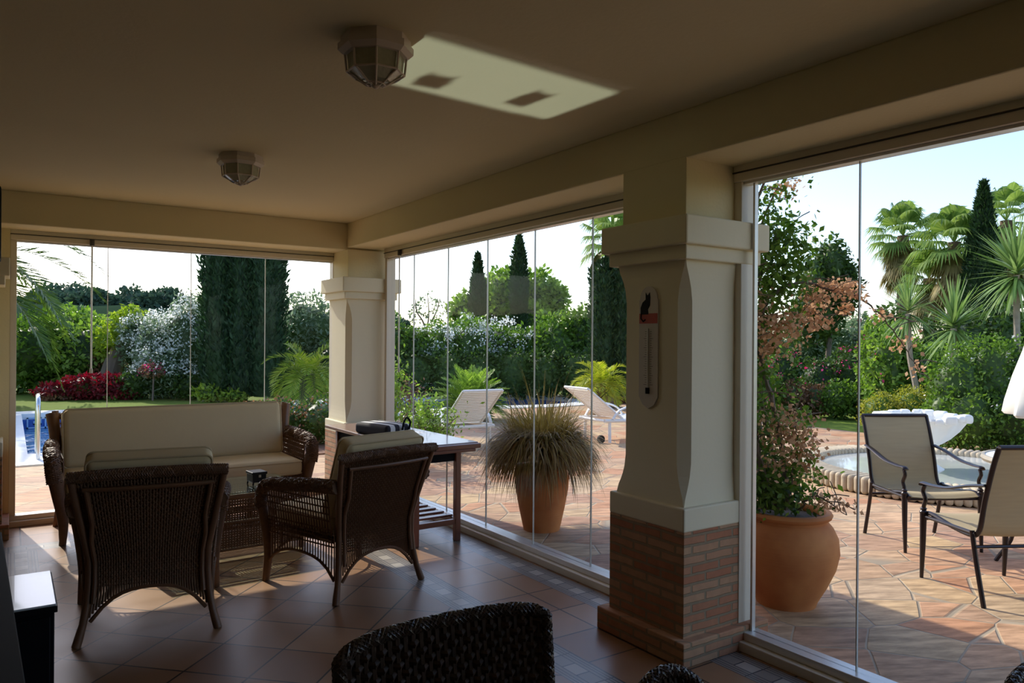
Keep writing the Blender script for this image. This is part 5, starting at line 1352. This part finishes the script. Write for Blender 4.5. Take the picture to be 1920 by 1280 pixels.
# fan palms
def fanblades(V, Q, hub, d, R_, nb, spread, drp, w):
    """one fan leaf"""
    d = V3(d).normalized(); side = d.cross(V3((0, 0, 1)))
    if side.length < 1e-3: side = V3((1, 0, 0))
    side.normalize()
    for k in range(nb):
        a = spread * (-1 + 2 * k / (nb - 1)); e = (d * math.cos(a) + side * math.sin(a)).normalized()
        L_ = R_ * (0.75 + 0.25 * math.cos(a)); m = hub + e * L_ * 0.6; tip = hub + e * L_ + V3((0, 0, -drp * L_ * random.uniform(0.6, 1.3)))
        s = e.cross(d.cross(side)).normalized()
        ww = w * L_; i = len(V)
        V += [hub, m + s * ww, tip, m - s * ww]; Q.append((i, i + 1, i + 2, i + 3))
def fan_palm(label, px, d, cy, R_, n, trunk_r=0.16, skirt=26, lm='fan', lo=-0.5, lean=0.0, skirt_lm='dryfan', fr=0.5, crown_scale=1.0):
    o = at(px, d); hc = hz(cy, d, px); root = empty('fan_palm', (o.x, o.y, -0.03), 0, label, 'palm')
    V = []; Q = []
    for i in range(n):
        a = 2 * PI * i * 0.381966; el = lo + (1.45 - lo) * (i + 0.5) / n; dr = rdir(el, a); pl = R_ * random.uniform(0.45, 0.6)
        hub = V3((0, 0, hc)) + dr * pl + V3((0, 0, -0.1 * R_ * (1 - el)))
        s = dr.cross(V3((0, 0, 1))).normalized() * 0.02; k = len(V); V += [V3((s.x, s.y, hc)), hub + s, hub - s, V3((-s.x, -s.y, hc))]; Q.append((k, k + 1, k + 2, k + 3))
        fanblades(V, Q, hub, dr + V3((0, 0, random.uniform(-0.25, 0.1))), R_ * fr, 24, 1.75, 0.5, 0.05)
    npmesh('fronds', V, Q, LM[lm], root)
    V = []; Q = []
    for i in range(skirt):
        a = random.uniform(0, 2 * PI); z = hc - R_ * random.uniform(0.0, 0.8); dr = rdir(random.uniform(-1.25, -0.5), a); hub = V3((0, 0, z)) + dr * R_ * 0.30
        fanblades(V, Q, hub, dr, R_ * 0.48, 16, 1.1, 0.5, 0.09)
    if skirt: npmesh('dry_skirt', V, Q, LM[skirt_lm], root)
    pts = [(0, 0, hc * i / 10) for i in range(11)]; MB().tube(pts, [trunk_r * (1.1 if i % 2 else 1.0) for i in range(11)], 12).build('trunk', 'palmbark', root)
    return root
# palm wrapped in ivy behind the near pillar
fan_palm('tall fan palm with ivy wrapped trunk, half hidden behind the near pillar', 1148, 17.5, 445, 0.95, 26, 0.18, 14)
cypress('dark ivy column hanging on the trunk of the half hidden fan palm', 1150, 17.2, 478, 88, 9000, 2, 0.3, name='ivy_column', shape=0.9, ln=0.13)

# right window garden
plant('grey_olive', 'grey green olive like shrubs far behind the lawn', 'shrub', 1540, 24, [(1500, 600, 90, 0, 0), (1560, 592, 110, 0, 0), (1610, 605, 80, 0, 0), (1440, 610, 90, 0, 0), (1400, 600, 80, 0, 0)], 'grey', 8000, 0.15, 0.055)
plant('round_tree', 'dark round crowned tree rising left of the pane joint', 'tree', 1556, 19.5, [(1560, 437, 66, 2.6, 0), (1530, 470, 60, 2.3, 0), (1585, 478, 55, 2.4, 0), (1530, 520, 90, 1.7, 0.2), (1570, 505, 70, 2.1, 0), (1500, 560, 60, 1.4, 0), (1545, 550, 70, 1.5, 0)], 'dark', 8500, 0.13, 0.065, inner=True, shell=0.35,
      trunk=[([(0, 0, 0), (-0.1, 0, 0.9), (0.0, 0, 1.9), (0, 0, 3.2)], 0.09, 0.05)])
plant('flowering_shrub', 'dark shrub with scattered pink flowers behind the lawn', 'shrub', 1560, 17.3, [(1590, 650, 90, 0, 0.4), (1540, 665, 80, 0, 0.2), (1630, 655, 60, 0, 0.3)], 'dark', 4600, 0.09, 0.05, flowers=('pink', 60, 0.06, -0.2))
plant('flowering_shrub', 'green shrub with pink flowers close by the climbing plant', 'shrub', 1440, 15.5, [(1430, 690, 80, 0, 0), (1465, 640, 60, 0, 0.4), (1400, 650, 60, 0, 0)], 'mid', 3600, 0.09, 0.05, flowers=('pink', 45, 0.05, -0.2))
plant('mixed_shrub', 'olive green mixed shrub at the lawn edge left of the pane joint', 'shrub', 1500, 15.6, [(1480, 712, 70, 0, 0), (1530, 718, 70, 0, 0)], 'rust', 2200, 0.08, 0.045)
plant('mixed_shrub', 'mid green mixed shrub at the lawn edge just at the pane joint', 'shrub', 1590, 15.2, [(1575, 712, 70, 0, 0), (1620, 715, 60, 0, 0)], 'mid', 2600, 0.08, 0.045)
plant('tall_shrub', 'fresh green tall shrub behind the yellow bush', 'shrub', 1680, 14.5, [(1660, 612, 80, 0, 0), (1710, 625, 80, 0, 0), (1755, 640, 60, 0, 0.2), (1640, 590, 60, 0, 0.6)], 'bright', 6500, 0.11, 0.06, flowers=('pink', 8, 0.05, 0.0))
plant('yellow_bush', 'feathery yellow olive bush behind the shell bowl', 'shrub', 1695, 12.4, [(1655, 730, 80, 0, 0), (1710, 722, 90, 0, 0), (1755, 735, 60, 0, 0)], 'olive', 7000, 0.05, 0.022, core='mid')
plant('flowering_hedge', 'dense glossy hedge with white flowers behind the fountain at right', 'hedge', 1850, 10.9, [(1795, 640, 110, 0, 0), (1850, 622, 110, 0, 0), (1910, 618, 110, 0, 0.1), (1975, 625, 120, 0, 0), (1820, 720, 110, 0, -0.35), (1890, 720, 120, 0, -0.4), (1770, 720, 70, 0, -0.1), (1960, 720, 120, 0, -0.4)], 'mid', 15000, 0.062, 0.038, flowers=('white', 40, 0.04, -0.3))
fan_palm('fan palm with rounded crown, leftmost of the palms against the sky', 1692, 23, 440, 1.15, 30, 0.16, 30, fr=0.55)
fan_palm('fan palm with spiky upright crown in the middle of the palm group', 1788, 20.5, 452, 1.15, 30, 0.16, 26, fr=0.6)
fan_palm('low fan palm with drooping pale skirt between the two taller palms', 1742, 21.5, 520, 1.0, 26, 0.16, 34)
fan_palm('distant fan palm at the far right behind the cypress', 1885, 25, 412, 1.5, 30, 0.18, 26, fr=0.4)
cypress('tall narrow dark cypress among the palms', 1842, 19.5, 342, 74, 9000, 1, shape=0.35)
def yucca(label, px, d, cy, R_, n, base, name='yucca'):
    o = at(base, d); c = at(px, d); hc = hz(cy, d, px); root = empty(name, (o.x, o.y, -0.03), 0, label, 'yucca')
    cx_, cy_ = c.x - o.x, c.y - o.y; O = []; D = []; Ls = []; Ws = []; Dr = []
    for i in range(n):
        a = random.uniform(0, 2 * PI); el = random.uniform(-0.7, 1.5); O.append((cx_, cy_, hc + 0.1 * el)); D.append(rdir(el, a)); Ls.append(R_ * random.uniform(0.75, 1.1)); Ws.append(0.042 * R_ / 0.7); Dr.append(random.uniform(0.0, 0.5) + (0.5 if el < 0 else 0))
    V, Q = blades(O, D, Ls, Ws, Dr, 4); npmesh('blades', V, Q, LM['yucca'], root)
    MB().tube(bez([(0, 0, 0), (cx_ * 0.15, cy_ * 0.15, hc * 0.35), (cx_ * 0.8, cy_ * 0.8, hc * 0.65), (cx_, cy_, hc)], 6), 0.05, 8).build('trunk', 'palebark', root, smooth=True)
    return root
yucca('yucca with pale crooked trunk rising from the yellow bush', 1702, 12.9, 585, 0.62, 130, 1722)
yucca('yucca with fresh upright blades behind the glossy hedge', 1788, 12.0, 612, 0.72, 150, 1792)
yucca('large yucca with long stiff blades at the right edge above the hedge', 1905, 11.8, 512, 0.85, 190, 1912)
plant('tall_shrub', 'dark shrub filling the gap under the palm group', 'shrub', 1800, 16.5, [(1760, 590, 90, 0, 0), (1820, 575, 100, 0, 0), (1880, 560, 90, 0, 0), (1930, 590, 90, 0, 0), (1670, 560, 60, 0.4, 0.4)], 'dark', 6500, 0.13, 0.07)

# distant wooded hill, pine crowns, far sign
hl = MB(); vs = []; fs = []; nx, ny = 60, 14
for i in range(nx + 1):
    for j in range(ny + 1):
        x = -120 + i * 5.0; yy = 70 + j * 9.0
        env = math.exp(-((yy - 125) / 30) ** 2) * (6.5 if x < 30 else max(1.6, 6.5 - (x - 30) * 0.09))
        vs.append((x, yy, -0.4 + env * (1 + 0.35 * noise.noise(V3((x * 0.02, yy * 0.02, 0)))) + 1.2 * max(0, noise.noise(V3((x * 0.13, yy * 0.13, 3))))))
for i in range(nx):
    for j in range(ny): a = i * (ny + 1) + j; fs.append((a, a + ny + 1, a + ny + 2, a + 1))
hl.add(vs, fs); structure(hl.build('hill', mat('wooded_hill', (0.03, 0.055, 0.03), 1.0, var=0.3, scale=0.3, spec=0.0), smooth=True))
def hillz(x, y):
    env = math.exp(-((y - 125) / 30) ** 2) * (6.5 if x < 30 else max(1.6, 6.5 - (x - 30) * 0.09)); return env * 0.9 - 0.4
hp = [(50, 560, 90), (95, 535, 80), (135, 528, 90), (175, 545, 70), (210, 552, 50), (245, 540, 60), (285, 548, 60), (318, 540, 50), (345, 556, 44), (700, 590, 40), (745, 600, 40), (20, 570, 70)]
labs = ['behind the date palm fronds', 'highest on the left of the ridge', 'rounded, left of the hanging pull rod', 'crossed by the hanging pull rod', 'low one in the dip of the ridge', 'first right of the dip', 'wide, above the pruned tree', 'rounded, above the white oleander', 'by the great cypress', 'barely seen behind the corner pillar', 'low beyond the middle window corner', 'at the extreme left edge']
for (px, ty, w), lb_ in zip(hp, labs):
    d = 112 + 13 * (hp.index((px, ty, w)) % 3); q = at(px, d); top = hz(ty, d, px); rx = w / 2 / FPX * d
    gz = hillz(q.x, q.y) if q.y < 165 else 0
    bush('pine_tree', 'distant rounded pine crown on the hill, ' + lb_, 'tree', (q.x, q.y, gz - 0.3), [(0, 0, (top - gz) * 0.62, rx, rx, (top - gz) * 0.42), (rx * 0.5, 0, (top - gz) * 0.5, rx * 0.7, rx * 0.7, (top - gz) * 0.36)], 'hill', 1500, 0.9, 0.6, group='pines on the distant hill', core='hill', trunk=[([(0, 0, 0), (0, 0, (top - gz) * 0.5)], 0.3, 0.2)])
sg = at(1605, 42); rs = empty('red_sign', (sg.x, sg.y, -0.03), 0, 'small dark red board on a pole in the far distance', 'sign')
MB().tube([(0, 0, 0), (0, 0, hz(612, 42, 1605))], 0.05, 8).build('pole', 'bark', rs)
z0 = hz(605, 42, 1605); pts = []
MB().rbox((0, 0, z0), (0.62, 0.08, 0.55), 0.03, rz=-TH).build('board', 'redsign', rs, smooth=True)
# general far planting so the horizon is closed behind the garden
for i, (px, d, ty, w, lm_, lb_) in enumerate([(640, 27, 580, 130, 'mid', 'green tree mass hidden largely by the corner pillar'), (1230, 26, 560, 260, 'mid', 'green tree mass hidden largely by the near pillar'), (1380, 27, 590, 130, 'dark', 'dark tree mass left of the climbing plant'), (1640, 30, 590, 120, 'grey', 'pale far trees below the red board'), (1960, 27, 560, 200, 'dark', 'dark far trees outside the right edge')]):
    plant('tree_mass', lb_, 'tree', px, d, [(px - w * 0.25, ty, w * 0.6, 0, 0), (px + w * 0.25, ty + 8, w * 0.6, 0, 0)], lm_, 3600, 0.2, 0.1)

# ================================================================== LIGHT AND CAMERA
sc = bpy.context.scene
w = bpy.data.worlds.new('world'); sc.world = w; w.use_nodes = True; nt = w.node_tree
bgk = nt.nodes['Background']; sky = nt.nodes.new('ShaderNodeTexSky'); sky.sky_type = 'NISHITA'; sky.sun_disc = False
SUN_D = V3((0.167 * 0.799, -0.986 * 0.799, -0.602)).normalized()
sky.sun_elevation = math.radians(37); sky.sun_rotation = math.atan2(-SUN_D.x, -SUN_D.y)
sky.air_density = 1.0; sky.dust_density = 1.2; sky.ozone_density = 2.0; sky.altitude = 0
tn = nt.nodes.new('ShaderNodeMix'); tn.data_type = 'RGBA'; tn.blend_type = 'MULTIPLY'; tn.inputs['Factor'].default_value = 1.0; tn.inputs['B'].default_value = (1.0, 0.95, 1.0, 1)
nt.links.new(sky.outputs[0], tn.inputs['A']); nt.links.new(tn.outputs['Result'], bgk.inputs['Color']); bgk.inputs['Strength'].default_value = 0.36
ld_ = bpy.data.lights.new('sun', 'SUN'); ld_.energy = 5.0; ld_.angle = math.radians(0.6); ld_.color = (1.0, 0.93, 0.80)
so = bpy.data.objects.new('sun', ld_); COL.objects.link(so); so.rotation_euler = SUN_D.to_track_quat('-Z', 'Y').to_euler()
# added area lamp inside the table stands in for sun reflected off its glass
RD = V3((SUN_D.x, SUN_D.y, -SUN_D.z)).normalized()
al = bpy.data.lights.new('table_reflection_standin', 'AREA'); al.shape = 'RECTANGLE'; al.size = 1.045; al.size_y = 0.355; al.spread = math.radians(0.8); al.energy = 1.25; al.color = (0.97, 0.90, 1.0)
ao = bpy.data.objects.new('table_reflection_standin', al); COL.objects.link(ao); ao.location = (1.222, 5.75, 0.285)
zax = -RD; xax = V3((1, 0.055, 0)); xax = (xax - zax * xax.dot(zax)).normalized(); yax = zax.cross(xax)
ao.rotation_euler = Matrix((xax, yax, zax)).transposed().to_euler()

cam = bpy.data.cameras.new('camera'); co = bpy.data.objects.new('camera', cam); COL.objects.link(co)
cam.sensor_width = 36; cam.lens = FPX / 1920 * 36; cam.clip_start = 0.05; cam.clip_end = 600
ROLL = 0.0075
co.matrix_world = Matrix.Translation((0, 0, EYE)) @ Matrix.Rotation(-TH, 4, 'Z') @ Matrix.Rotation(PI / 2, 4, 'X') @ Matrix.Rotation(ROLL, 4, 'Z')
sc.camera = co
sc.view_settings.view_transform = 'Standard'; sc.view_settings.look = 'None'; sc.view_settings.gamma = 1.0; sc.view_settings.exposure = 0.0; sc.view_settings.use_curve_mapping = False
sc.cycles.use_denoising = True; sc.cycles.caustics_reflective = False; sc.cycles.caustics_refractive = False
sc.cycles.max_bounces = 12; sc.cycles.diffuse_bounces = 6; sc.cycles.glossy_bounces = 4; sc.cycles.transparent_max_bounces = 24; sc.cycles.transmission_bounces = 6
sc.cycles.sample_clamp_indirect = 6.0
